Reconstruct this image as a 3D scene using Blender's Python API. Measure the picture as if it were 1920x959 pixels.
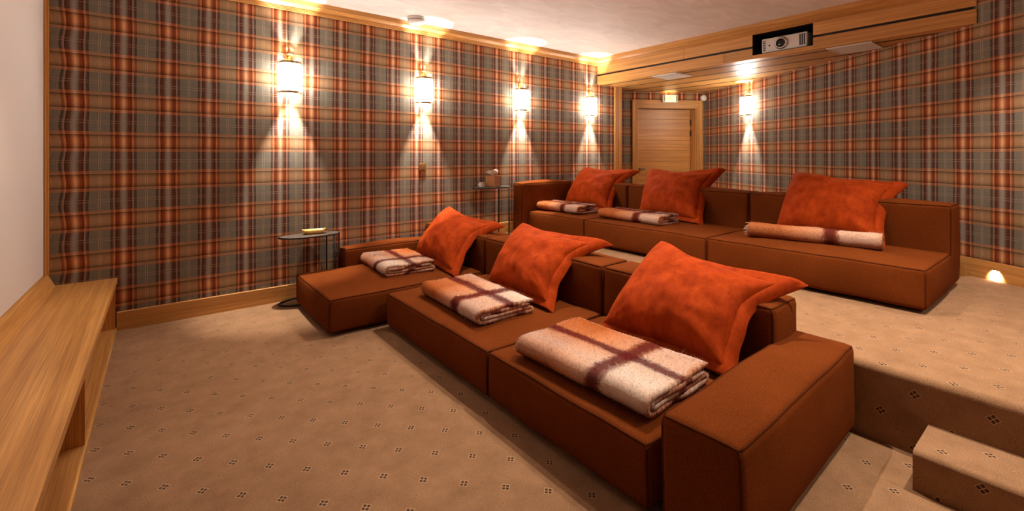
import bpy, bmesh, math, random
from mathutils import Vector, Matrix, noise as mnoise

# ---------------------------------------------------------------- reset
for o in list(bpy.data.objects):
    bpy.data.objects.remove(o, do_unlink=True)
scene = bpy.context.scene
col = scene.collection
rnd = random.Random(7)

# ---------------------------------------------------------------- camera
# world: x runs from the screen wall to the back of the room, y runs along the sofas to the long wall
cam_d = bpy.data.cameras.new('camera')
cam = bpy.data.objects.new('camera', cam_d)
col.objects.link(cam)
cam.location = (0.0, 0.0, 1.45)
cam.rotation_euler = (math.radians(90), 0, math.radians(-38.17))
cam_d.sensor_width = 36.0
cam_d.lens = 858.5 / 1920 * 36.0
cam_d.shift_y = -(479.5 - 292.0) / 1920.0
cam_d.clip_start = 0.05
scene.camera = cam

# ---------------------------------------------------------------- world, exposure
world = bpy.data.worlds.new('world')
scene.world = world
world.use_nodes = True
world.node_tree.nodes['Background'].inputs[0].default_value = (1.0, 0.8, 0.65, 1)
world.node_tree.nodes['Background'].inputs[1].default_value = 0.02
vs = scene.view_settings
vs.view_transform = 'Standard'
vs.look = 'None'
vs.gamma = 1.0
vs.use_curve_mapping = False
vs.exposure = 0.2

WARM = (1.0, 0.84, 0.69)
SCONCE_W = 210.0
SHADE_E = 55.0
# recessed ceiling downlights: x, y, watts, cone in degrees, where
DOWN = [(3.15, 0.05, 230, 112, 'over the platform step'), (2.90, 1.75, 210, 100, 'between the two sofas'), (2.60, 3.25, 170, 100, 'above the chaise end'),
        (4.75, 0.3, 130, 100, 'over the open end of the platform sofa'), (3.1, -1.5, 170, 130, 'over the carpet steps'),
        (-0.15, 1.9, 60, 54, 'above the oak bench'), (-0.15, 3.6, 46, 54, 'above the bench end by the plaid wall')]

# ---------------------------------------------------------------- constants of the room
ZP = 0.385            # platform height
ZC = 3.02             # ceiling height
YA = 5.005            # long wall
XR = 2.90             # platform riser
XB = 5.70             # face of the projector beam
ZS = 2.614            # underside of the slatted soffit
W0 = Vector((5.70, 0.617))
WD = Vector((0.52, 0.854)).normalized()      # direction of the slanting wall
DN = Vector((-WD.y, WD.x))                   # direction of the door wall, going left
CRN = Vector((8.045, 4.468))                 # corner of slanting wall and door wall
CRN = W0 + WD * ((CRN - W0).dot(WD))
ZL = 0.21             # landing in front of the door


# ================================================================ materials
def new_mat(name):
    m = bpy.data.materials.new(name)
    m.use_nodes = True
    nt = m.node_tree
    return m, nt, nt.nodes, nt.links, nt.nodes['Principled BSDF']


def ramp(nodes, stops, interp='LINEAR'):
    r = nodes.new('ShaderNodeValToRGB')
    r.color_ramp.interpolation = interp
    el = r.color_ramp.elements
    while len(el) < len(stops):
        el.new(0.5)
    for e, (p, c) in zip(el, stops):
        e.position = p
        e.color = (c, c, c, 1) if isinstance(c, (int, float)) else (c[0], c[1], c[2], 1)
    return r


def mathn(nt, op, a, b=None, clamp=False):
    n = nt.nodes.new('ShaderNodeMath')
    n.operation = op
    n.use_clamp = clamp
    for i, v in enumerate((a, b)):
        if v is None:
            continue
        if isinstance(v, (int, float)):
            n.inputs[i].default_value = v
        else:
            nt.links.new(v, n.inputs[i])
    return n.outputs[0]


def mixc(nt, fac, a, b, mode='MIX'):
    n = nt.nodes.new('ShaderNodeMix')
    n.data_type = 'RGBA'
    n.blend_type = mode
    for k, v in ((0, fac), (6, a), (7, b)):
        if isinstance(v, (int, float)):
            n.inputs[k].default_value = v
        elif isinstance(v, tuple):
            n.inputs[k].default_value = (v[0], v[1], v[2], 1)
        else:
            nt.links.new(v, n.inputs[k])
    return n.outputs[2]


def bump(nt, height, strength, dist, bsdf):
    b = nt.nodes.new('ShaderNodeBump')
    b.inputs['Strength'].default_value = strength
    b.inputs['Distance'].default_value = dist
    nt.links.new(height, b.inputs['Height'])
    nt.links.new(b.outputs[0], bsdf.inputs['Normal'])


def noise_tex(nt, vec, scale, detail=3, rough=0.6):
    n = nt.nodes.new('ShaderNodeTexNoise')
    n.inputs['Scale'].default_value = scale
    n.inputs['Detail'].default_value = detail
    n.inputs['Roughness'].default_value = rough
    if vec is not None:
        nt.links.new(vec, n.inputs['Vector'])
    return n


def simple(name, color, rough=0.5, metal=0.0, emit=None, strength=0.0, nscale=None, namt=0.12):
    m, nt, N, L, b = new_mat(name)
    b.inputs['Base Color'].default_value = (*color, 1)
    b.inputs['Roughness'].default_value = rough
    b.inputs['Metallic'].default_value = metal
    if emit:
        b.inputs['Emission Color'].default_value = (*emit, 1)
        b.inputs['Emission Strength'].default_value = strength
    if nscale:
        tc = N.new('ShaderNodeTexCoord')
        n = noise_tex(nt, tc.outputs['Object'], nscale)
        d = tuple(c * (1 - namt) for c in color)
        u = tuple(min(1, c * (1 + namt)) for c in color)
        r = ramp(N, [(0.3, d), (0.7, u)])
        L.new(n.outputs[0], r.inputs[0])
        L.new(r.outputs[0], b.inputs['Base Color'])
    return m


def wood(name, axis, light=(0.76, 0.39, 0.115), dark=(0.54, 0.24, 0.060), rough=0.42, fine=1.0):
    """oak, grain running along the local axis 0, 1 or 2"""
    m, nt, N, L, b = new_mat(name)
    tc = N.new('ShaderNodeTexCoord')
    oi = N.new('ShaderNodeObjectInfo')
    add = N.new('ShaderNodeVectorMath')
    add.operation = 'MULTIPLY_ADD'
    add.inputs[1].default_value = (1, 1, 1)
    sc = N.new('ShaderNodeVectorMath')
    sc.operation = 'SCALE'
    comb = N.new('ShaderNodeCombineXYZ')
    for i in range(3):
        L.new(oi.outputs['Random'], comb.inputs[i])
    L.new(comb.outputs[0], sc.inputs[0])
    sc.inputs['Scale'].default_value = 37.0
    L.new(tc.outputs['Object'], add.inputs[0])
    L.new(sc.outputs[0], add.inputs[2])
    mp = N.new('ShaderNodeMapping')
    s = [24.0 * fine] * 3
    s[axis] = 0.45
    mp.inputs['Scale'].default_value = s
    L.new(add.outputs[0], mp.inputs[0])
    n1 = noise_tex(nt, mp.outputs[0], 1.0, 5, 0.62)
    n1.inputs['Distortion'].default_value = 0.6
    mp2 = N.new('ShaderNodeMapping')
    s2 = [230.0] * 3
    s2[axis] = 2.5
    mp2.inputs['Scale'].default_value = s2
    L.new(add.outputs[0], mp2.inputs[0])
    n2 = noise_tex(nt, mp2.outputs[0], 1.0, 2, 0.5)
    r = ramp(N, [(0.28, dark), (0.46, tuple((a + c) / 2 for a, c in zip(light, dark))), (0.60, light), (0.8, tuple(min(1, c * 1.12) for c in light))])
    L.new(n1.outputs[0], r.inputs[0])
    r2 = ramp(N, [(0.35, 0.72), (0.6, 1.0)])
    L.new(n2.outputs[0], r2.inputs[0])
    c = mixc(nt, 1.0, r.outputs[0], r2.outputs[0], 'MULTIPLY')
    hv = N.new('ShaderNodeHueSaturation')
    L.new(c, hv.inputs['Color'])
    v = mathn(nt, 'MULTIPLY_ADD', oi.outputs['Random'], 0.16)
    nt.nodes[-1].inputs[2].default_value = 0.92
    L.new(v, hv.inputs['Value'])
    L.new(hv.outputs[0], b.inputs['Base Color'])
    b.inputs['Roughness'].default_value = rough
    bump(nt, n2.outputs[0], 0.12, 0.002, b)
    return m


def plaid(name, px, cx, pz, cz, pull=False):
    """tartan wool wall cloth; uv in metres: u along the wall, v = height"""
    m, nt, N, L, b = new_mat(name)
    uv = N.new('ShaderNodeUVMap')
    sep = N.new('ShaderNodeSeparateXYZ')
    L.new(uv.outputs[0], sep.inputs[0])
    wob = noise_tex(nt, uv.outputs[0], 2.3, 1)
    wv = mathn(nt, 'MULTIPLY', mathn(nt, 'SUBTRACT', wob.outputs[0], 0.5), 0.012)

    def tri(v, period, centre):
        a = mathn(nt, 'SUBTRACT', mathn(nt, 'ADD', v, wv), centre)
        a = mathn(nt, 'DIVIDE', a, period)
        f = mathn(nt, 'FRACT', mathn(nt, 'ADD', a, 1000.5))
        return mathn(nt, 'MULTIPLY', mathn(nt, 'ABSOLUTE', mathn(nt, 'SUBTRACT', f, 0.5)), 2.0)   # 0 at band centre, 1 half a period away
    xs = sep.outputs[0]
    if pull:          # the cloth was stretched unevenly at its first edge, so the stripes wave there
        fall = mathn(nt, 'POWER', 2.718, mathn(nt, 'MULTIPLY', mathn(nt, 'ADD', xs, 0.60), -6.5))
        wave = mathn(nt, 'MULTIPLY', mathn(nt, 'SINE', mathn(nt, 'MULTIPLY', sep.outputs[1], 2 * math.pi / pz)), 0.010)
        xs = mathn(nt, 'ADD', xs, mathn(nt, 'MULTIPLY', wave, fall))
    tx = tri(xs, px, cx)
    tz = tri(sep.outputs[1], pz, cz)
    G = (0.202, 0.180, 0.142)
    # warp as seen where the weft is grey
    rg = ramp(N, [(0.0, (0.34, 0.305, 0.262)), (0.10, (0.26, 0.222, 0.186)), (0.19, (0.135, 0.062, 0.040)), (0.31, (0.105, 0.036, 0.021)), (0.345, (0.040, 0.015, 0.011)),
                  (0.365, (0.21, 0.115, 0.085)), (0.395, (0.40, 0.27, 0.21)), (0.415, (0.15, 0.085, 0.065)), (0.435, (0.33, 0.21, 0.16)), (0.455, (0.10, 0.066, 0.052)), (0.535, (0.085, 0.058, 0.046)),
                  (0.553, (0.045, 0.028, 0.022)), (0.572, G), (0.935, G), (0.955, (0.42, 0.35, 0.27)), (0.975, G), (1.0, G)])
    # warp where the weft is tan
    T = (0.365, 0.222, 0.120)
    rt = ramp(N, [(0.0, (0.80, 0.45, 0.25)), (0.10, (0.52, 0.22, 0.095)), (0.19, (0.30, 0.078, 0.026)), (0.31, (0.22, 0.050, 0.017)), (0.345, (0.12, 0.025, 0.008)),
                  (0.365, (0.42, 0.14, 0.05)), (0.395, (0.68, 0.32, 0.15)), (0.415, (0.42, 0.13, 0.045)), (0.435, (0.62, 0.25, 0.11)), (0.455, (0.33, 0.105, 0.035)), (0.535, (0.30, 0.098, 0.034)),
                  (0.553, (0.15, 0.06, 0.025)), (0.572, T), (0.935, T), (0.955, (0.60, 0.40, 0.22)), (0.975, T), (1.0, T)])
    # warp where the weft is the orange edge stripe
    O = (0.39, 0.23, 0.135)
    ro = ramp(N, [(0.0, (0.70, 0.46, 0.32)), (0.12, (0.50, 0.24, 0.13)), (0.20, (0.38, 0.115, 0.048)), (0.33, (0.32, 0.085, 0.034)), (0.395, (0.60, 0.31, 0.18)), (0.45, (0.36, 0.135, 0.06)), (0.55, (0.33, 0.135, 0.06)), (0.58, O), (1.0, O)])
    for r in (rg, rt, ro):
        L.new(tx, r.inputs[0])
    # weft masks by |z|: tan 0..0.36, dark edge, orange 0.355..0.52, grey beyond with a double thread at 1
    mtan = ramp(N, [(0.0, 1), (0.355, 1), (0.365, 0), (1, 0)])
    mora = ramp(N, [(0.0, 0), (0.352, 0), (0.362, 1), (0.505, 1), (0.525, 0), (1, 0)])
    shade = ramp(N, [(0.0, 1.06), (0.14, 0.98), (0.25, 0.74), (0.32, 0.42), (0.345, 0.34), (0.362, 0.95), (0.40, 1.05), (0.44, 0.80), (0.48, 1.0), (0.515, 0.8), (0.54, 1.0), (1, 1.0)])
    thr = ramp(N, [(0.0, 0), (0.925, 0), (0.94, 0.85), (0.955, 0), (1, 0)])
    for r in (mtan, mora, shade, thr):
        L.new(tz, r.inputs[0])
    c = mixc(nt, mtan.outputs[0], rg.outputs[0], rt.outputs[0])
    c = mixc(nt, mora.outputs[0], c, ro.outputs[0])
    c = mixc(nt, 1.0, c, shade.outputs[0], 'MULTIPLY')
    c = mixc(nt, thr.outputs[0], c, (0.46, 0.30, 0.19))
    # woven mottling
    mp = N.new('ShaderNodeMapping')
    mp.inputs['Scale'].default_value = (190, 190, 1)
    L.new(uv.outputs[0], mp.inputs[0])
    nf = noise_tex(nt, mp.outputs[0], 1.0, 2, 0.7)
    rf = ramp(N, [(0.32, 0.52), (0.68, 1.42)])
    L.new(nf.outputs[0], rf.inputs[0])
    c = mixc(nt, 0.8, c, rf.outputs[0], 'MULTIPLY')
    L.new(c, b.inputs['Base Color'])
    b.inputs['Roughness'].default_value = 0.85
    b.inputs['Specular IOR Level'].default_value = 0.1
    b.inputs['Sheen Weight'].default_value = 0.05
    bump(nt, nf.outputs[0], 0.25, 0.002, b)
    return m


def carpet(name, u0, v0, pu=0.1305, pv=0.132):
    """brown cut pile with a woven diamond of four dark squares on every second lattice point; uv in metres"""
    m, nt, N, L, b = new_mat(name)
    uv = N.new('ShaderNodeUVMap')
    sep = N.new('ShaderNodeSeparateXYZ')
    L.new(uv.outputs[0], sep.inputs[0])
    # rotated lattice coordinates: s=(i+j)/2, t=(i-j)/2 are whole numbers at the motifs
    i = mathn(nt, 'DIVIDE', mathn(nt, 'SUBTRACT', sep.outputs[0], u0), pu)
    j = mathn(nt, 'DIVIDE', mathn(nt, 'SUBTRACT', sep.outputs[1], v0), pv)
    s = mathn(nt, 'MULTIPLY', mathn(nt, 'ADD', i, j), 0.5)
    t = mathn(nt, 'MULTIPLY', mathn(nt, 'SUBTRACT', i, j), 0.5)
    jit = noise_tex(nt, uv.outputs[0], 420.0, 1)
    jv = mathn(nt, 'MULTIPLY', mathn(nt, 'SUBTRACT', jit.outputs[0], 0.5), 0.022)

    def cell(off):
        ps = mathn(nt, 'ABSOLUTE', mathn(nt, 'SUBTRACT', mathn(nt, 'FRACT', mathn(nt, 'ADD', mathn(nt, 'ADD', s, jv), 1000.5 + off)), 0.5))
        pt = mathn(nt, 'ABSOLUTE', mathn(nt, 'SUBTRACT', mathn(nt, 'FRACT', mathn(nt, 'ADD', mathn(nt, 'SUBTRACT', t, jv), 1000.5)), 0.5))
        return ps, pt
    a, c2 = cell(0.0)
    mx = mathn(nt, 'MAXIMUM', a, c2)
    mn = mathn(nt, 'MINIMUM', a, c2)
    ring = mathn(nt, 'MULTIPLY', mathn(nt, 'LESS_THAN', mx, 0.096), mathn(nt, 'GREATER_THAN', mx, 0.082))
    cross = mathn(nt, 'MULTIPLY', mathn(nt, 'LESS_THAN', mx, 0.08), mathn(nt, 'LESS_THAN', mn, 0.008))
    dark = mathn(nt, 'MULTIPLY', mathn(nt, 'LESS_THAN', mx, 0.076), mathn(nt, 'GREATER_THAN', mn, 0.0115))
    a2, b2 = cell(0.5)
    mx2 = mathn(nt, 'MAXIMUM', a2, b2)
    mn2 = mathn(nt, 'MINIMUM', a2, b2)
    ring2 = mathn(nt, 'MULTIPLY', mathn(nt, 'LESS_THAN', mx2, 0.042), mathn(nt, 'GREATER_THAN', mx2, 0.030))
    dark2 = mathn(nt, 'MULTIPLY', mathn(nt, 'LESS_THAN', mx2, 0.030), mathn(nt, 'GREATER_THAN', mn2, 0.009))
    lightm = mathn(nt, 'ADD', mathn(nt, 'MAXIMUM', ring, cross), mathn(nt, 'MULTIPLY', ring2, 0.6), clamp=True)
    darkm = mathn(nt, 'ADD', dark, mathn(nt, 'MULTIPLY', dark2, 0.75), clamp=True)
    big = noise_tex(nt, uv.outputs[0], 7.0, 4, 0.65)
    base = ramp(N, [(0.3, (0.285, 0.152, 0.074)), (0.7, (0.395, 0.219, 0.114))])
    L.new(big.outputs[0], base.inputs[0])
    pile = noise_tex(nt, uv.outputs[0], 230.0, 4, 0.8)
    rp = ramp(N, [(0.32, 0.45), (0.68, 1.5)])
    L.new(pile.outputs[0], rp.inputs[0])
    c = mixc(nt, 0.9, base.outputs[0], rp.outputs[0], 'MULTIPLY')
    c = mixc(nt, mathn(nt, 'MULTIPLY', lightm, 0.62), c, (0.70, 0.45, 0.26))
    c = mixc(nt, mathn(nt, 'MULTIPLY', darkm, 0.88), c, (0.036, 0.018, 0.012))
    L.new(c, b.inputs['Base Color'])
    b.inputs['Roughness'].default_value = 0.95
    b.inputs['Specular IOR Level'].default_value = 0.05
    b.inputs['Sheen Weight'].default_value = 0.06
    b.inputs['Sheen Roughness'].default_value = 0.6
    bump(nt, pile.outputs[0], 0.7, 0.006, b)
    return m


def fabric(name, lo, hi, scale=260, rough=0.9, sheen=0.25, tint=(1, 0.6, 0.4)):
    m, nt, N, L, b = new_mat(name)
    tc = N.new('ShaderNodeTexCoord')
    n = noise_tex(nt, tc.outputs['Object'], scale, 3, 0.7)
    r = ramp(N, [(0.3, lo), (0.7, hi)])
    L.new(n.outputs[0], r.inputs[0])
    big = noise_tex(nt, tc.outputs['Object'], 3.0, 3)
    rb = ramp(N, [(0.3, 0.88), (0.7, 1.1)])
    L.new(big.outputs[0], rb.inputs[0])
    c = mixc(nt, 1.0, r.outputs[0], rb.outputs[0], 'MULTIPLY')
    L.new(c, b.inputs['Base Color'])
    b.inputs['Roughness'].default_value = rough
    b.inputs['Sheen Weight'].default_value = sheen
    b.inputs['Specular IOR Level'].default_value = 0.02
    b.inputs['Sheen Roughness'].default_value = 0.5
    b.inputs['Sheen Tint'].default_value = (*tint, 1)
    bump(nt, n.outputs[0], 0.35, 0.0015, b)
    return m


def velvet(name):
    m, nt, N, L, b = new_mat(name)
    tc = N.new('ShaderNodeTexCoord')
    mp = N.new('ShaderNodeMapping')
    mp.inputs['Scale'].default_value = (1.0, 1.0, 0.55)
    L.new(tc.outputs['Object'], mp.inputs[0])
    n = noise_tex(nt, mp.outputs[0], 11.0, 7, 0.72)
    n.inputs['Distortion'].default_value = 0.25
    r = ramp(N, [(0.30, (0.20, 0.020, 0.0032)), (0.45, (0.29, 0.034, 0.0045)), (0.6, (0.37, 0.048, 0.006)), (0.78, (0.46, 0.068, 0.009))])
    L.new(n.outputs[0], r.inputs[0])
    f = noise_tex(nt, tc.outputs['Object'], 300, 2)
    L.new(r.outputs[0], b.inputs['Base Color'])
    b.inputs['Roughness'].default_value = 0.75
    b.inputs['Sheen Weight'].default_value = 0.16
    b.inputs['Specular IOR Level'].default_value = 0.04
    b.inputs['Sheen Roughness'].default_value = 0.35
    b.inputs['Sheen Tint'].default_value = (1.0, 0.25, 0.06, 1)
    mx = mathn(nt, 'ADD', mathn(nt, 'MULTIPLY', n.outputs[0], 0.8), mathn(nt, 'MULTIPLY', f.outputs[0], 0.2))
    bump(nt, mx, 0.35, 0.008, b)
    return m


def mohair(name, flip=0.0, pile=False):
    """brushed check: uv x along the throw 0..1, uv y across the visible top 0..1, going on past the folds"""
    m, nt, N, L, b = new_mat(name)
    uv = N.new('ShaderNodeUVMap')
    nz = noise_tex(nt, uv.outputs[0], 26.0, 3, 0.7)
    sep = N.new('ShaderNodeSeparateXYZ')
    L.new(uv.outputs[0], sep.inputs[0])
    d = mathn(nt, 'MULTIPLY', mathn(nt, 'SUBTRACT', nz.outputs[0], 0.5), 0.10)
    u = mathn(nt, 'FRACT', mathn(nt, 'ADD', mathn(nt, 'ADD', sep.outputs[0], d), flip))
    v = mathn(nt, 'FRACT', mathn(nt, 'ADD', mathn(nt, 'ADD', sep.outputs[1], d), 10.0))
    CR, PE, TN, PL, WH = (0.84, 0.55, 0.41), (0.78, 0.37, 0.215), (0.48, 0.165, 0.075), (0.15, 0.034, 0.032), (0.95, 0.84, 0.75)
    ru = ramp(N, [(0.0, (0.38, 0.17, 0.14)), (0.035, TN), (0.27, TN), (0.36, PE), (0.57, CR), (0.605, PL), (0.69, PL), (0.73, WH), (0.97, WH), (1.0, CR)])
    rv = ramp(N, [(0.0, CR), (0.20, WH), (0.42, CR), (0.475, PL), (0.57, PL), (0.62, PE), (0.93, TN), (1.0, CR)])
    L.new(u, ru.inputs[0])
    L.new(v, rv.inputs[0])
    c = mixc(nt, 0.5, ru.outputs[0], rv.outputs[0])
    mu = ramp(N, [(0.0, 0), (0.585, 0), (0.62, 0.86), (0.675, 0.86), (0.72, 0), (1, 0)])
    mv = ramp(N, [(0.0, 0), (0.455, 0), (0.49, 0.86), (0.555, 0.86), (0.60, 0), (1, 0)])
    L.new(u, mu.inputs[0])
    L.new(v, mv.inputs[0])
    c = mixc(nt, mathn(nt, 'MAXIMUM', mu.outputs[0], mv.outputs[0]), c, PL)
    hs = N.new('ShaderNodeHueSaturation')
    hs.inputs['Saturation'].default_value = 1.12
    L.new(c, hs.inputs['Color'])
    c = hs.outputs[0]
    fz = noise_tex(nt, uv.outputs[0], 90.0, 3, 0.8)
    rf = ramp(N, [(0.3, 0.72), (0.7, 1.15)])
    L.new(fz.outputs[0], rf.inputs[0])
    c = mixc(nt, 0.8, c, rf.outputs[0], 'MULTIPLY')
    c = mixc(nt, 1.0, c, (1.0, 1.0, 1.0) if pile else (0.76, 0.74, 0.72), 'MULTIPLY')
    L.new(c, b.inputs['Base Color'])
    b.inputs['Roughness'].default_value = 0.95
    b.inputs['Specular IOR Level'].default_value = 0.05
    if pile:                                   # loose hairs let light through
        tl = N.new('ShaderNodeBsdfTranslucent')
        L.new(c, tl.inputs['Color'])
        mx = N.new('ShaderNodeMixShader')
        mx.inputs[0].default_value = 0.5
        L.new(b.outputs[0], mx.inputs[1])
        L.new(tl.outputs[0], mx.inputs[2])
        L.new(mx.outputs[0], N['Material Output'].inputs[0])
    else:
        bump(nt, fz.outputs[0], 0.6, 0.006, b)
    return m


def plaster(name, a, c):
    m, nt, N, L, b = new_mat(name)
    tc = N.new('ShaderNodeTexCoord')
    mp = N.new('ShaderNodeMapping')
    mp.inputs['Scale'].default_value = (1.0, 2.2, 1.0)
    mp.inputs['Rotation'].default_value = (0, 0, 0.5)
    L.new(tc.outputs['Object'], mp.inputs[0])
    n = noise_tex(nt, mp.outputs[0], 2.2, 6, 0.62)
    n.inputs['Distortion'].default_value = 1.2
    r = ramp(N, [(0.3, a), (0.7, c)])
    L.new(n.outputs[0], r.inputs[0])
    L.new(r.outputs[0], b.inputs['Base Color'])
    b.inputs['Roughness'].default_value = 0.7
    bump(nt, n.outputs[0], 0.08, 0.004, b)
    return m


M = {}
M['plaid_a'] = plaid('plaid_wool_long_wall', 0.2967, -0.483, 0.322, 2.370 - 0.161, pull=True)
M['plaid_b'] = plaid('plaid_wool_slanting_wall', 0.3000, 0.139, 0.322, 2.370 - 0.161)
M['carpet_low'] = carpet('carpet_lower', 0.040, 2.514)
M['carpet_up'] = carpet('carpet_platform', 3.198, 0.670)
M['sofa'] = fabric('rust_wool', (0.080, 0.0180, 0.0038), (0.205, 0.049, 0.0100), sheen=0.0)
M['piping'] = fabric('rust_piping', (0.050, 0.012, 0.004), (0.105, 0.026, 0.007), sheen=0.0)
M['velvet'] = velvet('orange_velvet')
M['mohair'] = mohair('mohair_check')
M['pile'] = mohair('mohair_pile', pile=True)
M['oak_x'] = wood('oak_along_x', 0)
M['oak_y'] = wood('oak_along_y', 1)
M['oak_z'] = wood('oak_upright', 2)
M['plaster'] = plaster('plaster', (0.78, 0.74, 0.72), (0.93, 0.91, 0.90))
M['wallpaint'] = plaster('paint', (0.50, 0.38, 0.30), (0.56, 0.43, 0.34))
M['screen'] = simple('screen_cloth', (0.80, 0.74, 0.70), 0.8, nscale=300, namt=0.02)
M['black'] = simple('black_paint', (0.006, 0.005, 0.005), 0.6, nscale=40)
M['iron'] = simple('black_iron', (0.014, 0.011, 0.010), 0.45, 0.5, nscale=60)
M['tabletop'] = simple('patinated_bronze', (0.10, 0.070, 0.048), 0.5, 0.35, nscale=22, namt=0.4)
M['brass'] = simple('brass', (0.72, 0.48, 0.20), 0.28, 1.0, nscale=30)
M['darkbrass'] = simple('bronze_plate', (0.42, 0.24, 0.085), 0.4, 0.8, nscale=60)
M['gold'] = simple('gold_tray', (0.78, 0.46, 0.13), 0.35, 0.6, nscale=40)
M['leather'] = simple('tan_leather', (0.30, 0.115, 0.032), 0.55, nscale=70, namt=0.25)
M['tissue'] = simple('white_tissue', (0.88, 0.86, 0.84), 0.9, nscale=50, namt=0.03)
M['silver'] = simple('cut_silver_glass', (0.62, 0.58, 0.52), 0.25, 0.7, nscale=160, namt=0.6)
M['white'] = simple('white_plastic', (0.80, 0.77, 0.73), 0.45, nscale=90, namt=0.02)
M['grille'] = simple('white_grille', (0.72, 0.68, 0.64), 0.6, nscale=400, namt=0.08)
M['projector'] = simple('silver_plastic', (0.80, 0.77, 0.74), 0.4, 0.1, nscale=120, namt=0.03)
M['vent'] = simple('dark_vent', (0.06, 0.052, 0.046), 0.6, nscale=90)
M['lens'] = simple('lens_glass', (0.008, 0.008, 0.012), 0.08, nscale=15)
M['chrome'] = simple('chrome', (0.72, 0.70, 0.68), 0.18, 1.0, nscale=40)
M['bronze'] = simple('dark_bronze', (0.09, 0.06, 0.04), 0.4, 0.8, nscale=60)
M['greybox'] = simple('grey_metal', (0.20, 0.20, 0.22), 0.5, 0.3, nscale=60)
M['shade'] = simple('lit_opal_glass', (0.9, 0.88, 0.84), 0.5, emit=(1.0, 0.92, 0.82), strength=SHADE_E, nscale=10, namt=0.01)
M['led'] = simple('led_lens', (0.9, 0.9, 0.9), 0.4, emit=(1.0, 0.90, 0.78), strength=60.0, nscale=10, namt=0.01)
M['exitglow'] = simple('lit_sign_panel', (0.85, 0.75, 0.45), 0.4, emit=(1.0, 0.80, 0.36), strength=1.3, nscale=60, namt=0.1)
M['exitmark'] = simple('sign_pictogram', (0.60, 0.33, 0.05), 0.5, emit=(0.9, 0.45, 0.06), strength=0.5, nscale=60)
M['exitgreen'] = simple('sign_edge_green', (0.10, 0.12, 0.05), 0.5, nscale=60)
M['slot'] = M['black']


# ================================================================ mesh helpers: every shape is (verts, faces)
def box(x0, x1, y0, y1, z0, z1):
    v = [(x, y, z) for x in (x0, x1) for y in (y0, y1) for z in (z0, z1)]
    f = [(0, 1, 3, 2), (4, 6, 7, 5), (0, 4, 5, 1), (2, 3, 7, 6), (0, 2, 6, 4), (1, 5, 7, 3)]
    return v, f


def bbox(x0, x1, y0, y1, z0, z1, r=0.004, seg=2):
    bm = bmesh.new()
    v, f = box(x0, x1, y0, y1, z0, z1)
    vs_ = [bm.verts.new(p) for p in v]
    for q in f:
        bm.faces.new([vs_[i] for i in q])
    bmesh.ops.recalc_face_normals(bm, faces=bm.faces)
    bmesh.ops.bevel(bm, geom=list(bm.edges), offset=r, segments=seg, affect='EDGES', profile=0.5)
    bm.verts.index_update()
    out = [tuple(p.co) for p in bm.verts], [tuple(x.index for x in q.verts) for q in bm.faces]
    bm.free()
    return out


def merge(*shapes):
    V, F = [], []
    for v, f in shapes:
        k = len(V)
        V += list(v)
        F += [tuple(i + k for i in q) for q in f]
    return V, F


def prism(poly, z0, z1):
    n = len(poly)
    v = [(x, y, z0) for x, y in poly] + [(x, y, z1) for x, y in poly]
    f = [tuple(range(n - 1, -1, -1)), tuple(range(n, 2 * n))]
    f += [(i, (i + 1) % n, (i + 1) % n + n, i + n) for i in range(n)]
    return v, f


def sweep(profile, a, b, side):
    """profile of (out, z) swept from point a to b; out is measured along side"""
    n = len(profile)
    v = []
    for p in (a, b):
        for o, z in profile:
            v.append((p[0] + side[0] * o, p[1] + side[1] * o, z))
    f = [(i, (i + 1) % n, (i + 1) % n + n, i + n) for i in range(n)]
    f += [tuple(range(n - 1, -1, -1)), tuple(range(n, 2 * n))]
    return v, f


def tube(path, r, n=8, closed=False):
    P = [Vector(p) for p in path]
    m = len(P)
    v, f = [], []
    up = Vector((0, 0, 1))
    prev = None
    for i, p in enumerate(P):
        if closed:
            t = P[(i + 1) % m] - P[i - 1]
        else:
            t = P[min(i + 1, m - 1)] - P[max(i - 1, 0)]
        t.normalize()
        if prev is None:
            a = t.cross(up)
            if a.length < 1e-4:
                a = t.cross(Vector((1, 0, 0)))
        else:
            a = prev - t * prev.dot(t)
        a.normalize()
        prev = a
        b = t.cross(a)
        rr = r[i] if isinstance(r, (list, tuple)) else r
        for k in range(n):
            w = 2 * math.pi * k / n
            v.append(tuple(p + a * (rr * math.cos(w)) + b * (rr * math.sin(w))))
    for i in range(m if closed else m - 1):
        j = (i + 1) % m
        for k in range(n):
            l = (k + 1) % n
            f.append((i * n + k, i * n + l, j * n + l, j * n + k))
    if not closed:
        f.append(tuple(range(n - 1, -1, -1)))
        f.append(tuple((m - 1) * n + k for k in range(n)))
    return v, f


def lathe(profile, n=32, c=(0, 0, 0)):
    v, f = [], []
    for r, z in profile:
        for k in range(n):
            w = 2 * math.pi * k / n
            v.append((c[0] + r * math.cos(w), c[1] + r * math.sin(w), c[2] + z))
    m = len(profile)
    for i in range(m - 1):
        for k in range(n):
            l = (k + 1) % n
            f.append((i * n + k, i * n + l, (i + 1) * n + l, (i + 1) * n + k))
    f.append(tuple(range(n - 1, -1, -1)))
    f.append(tuple((m - 1) * n + k for k in range(n)))
    return v, f


def xform(shape, mat):
    return [tuple(mat @ Vector(p)) for p in shape[0]], shape[1]


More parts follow.
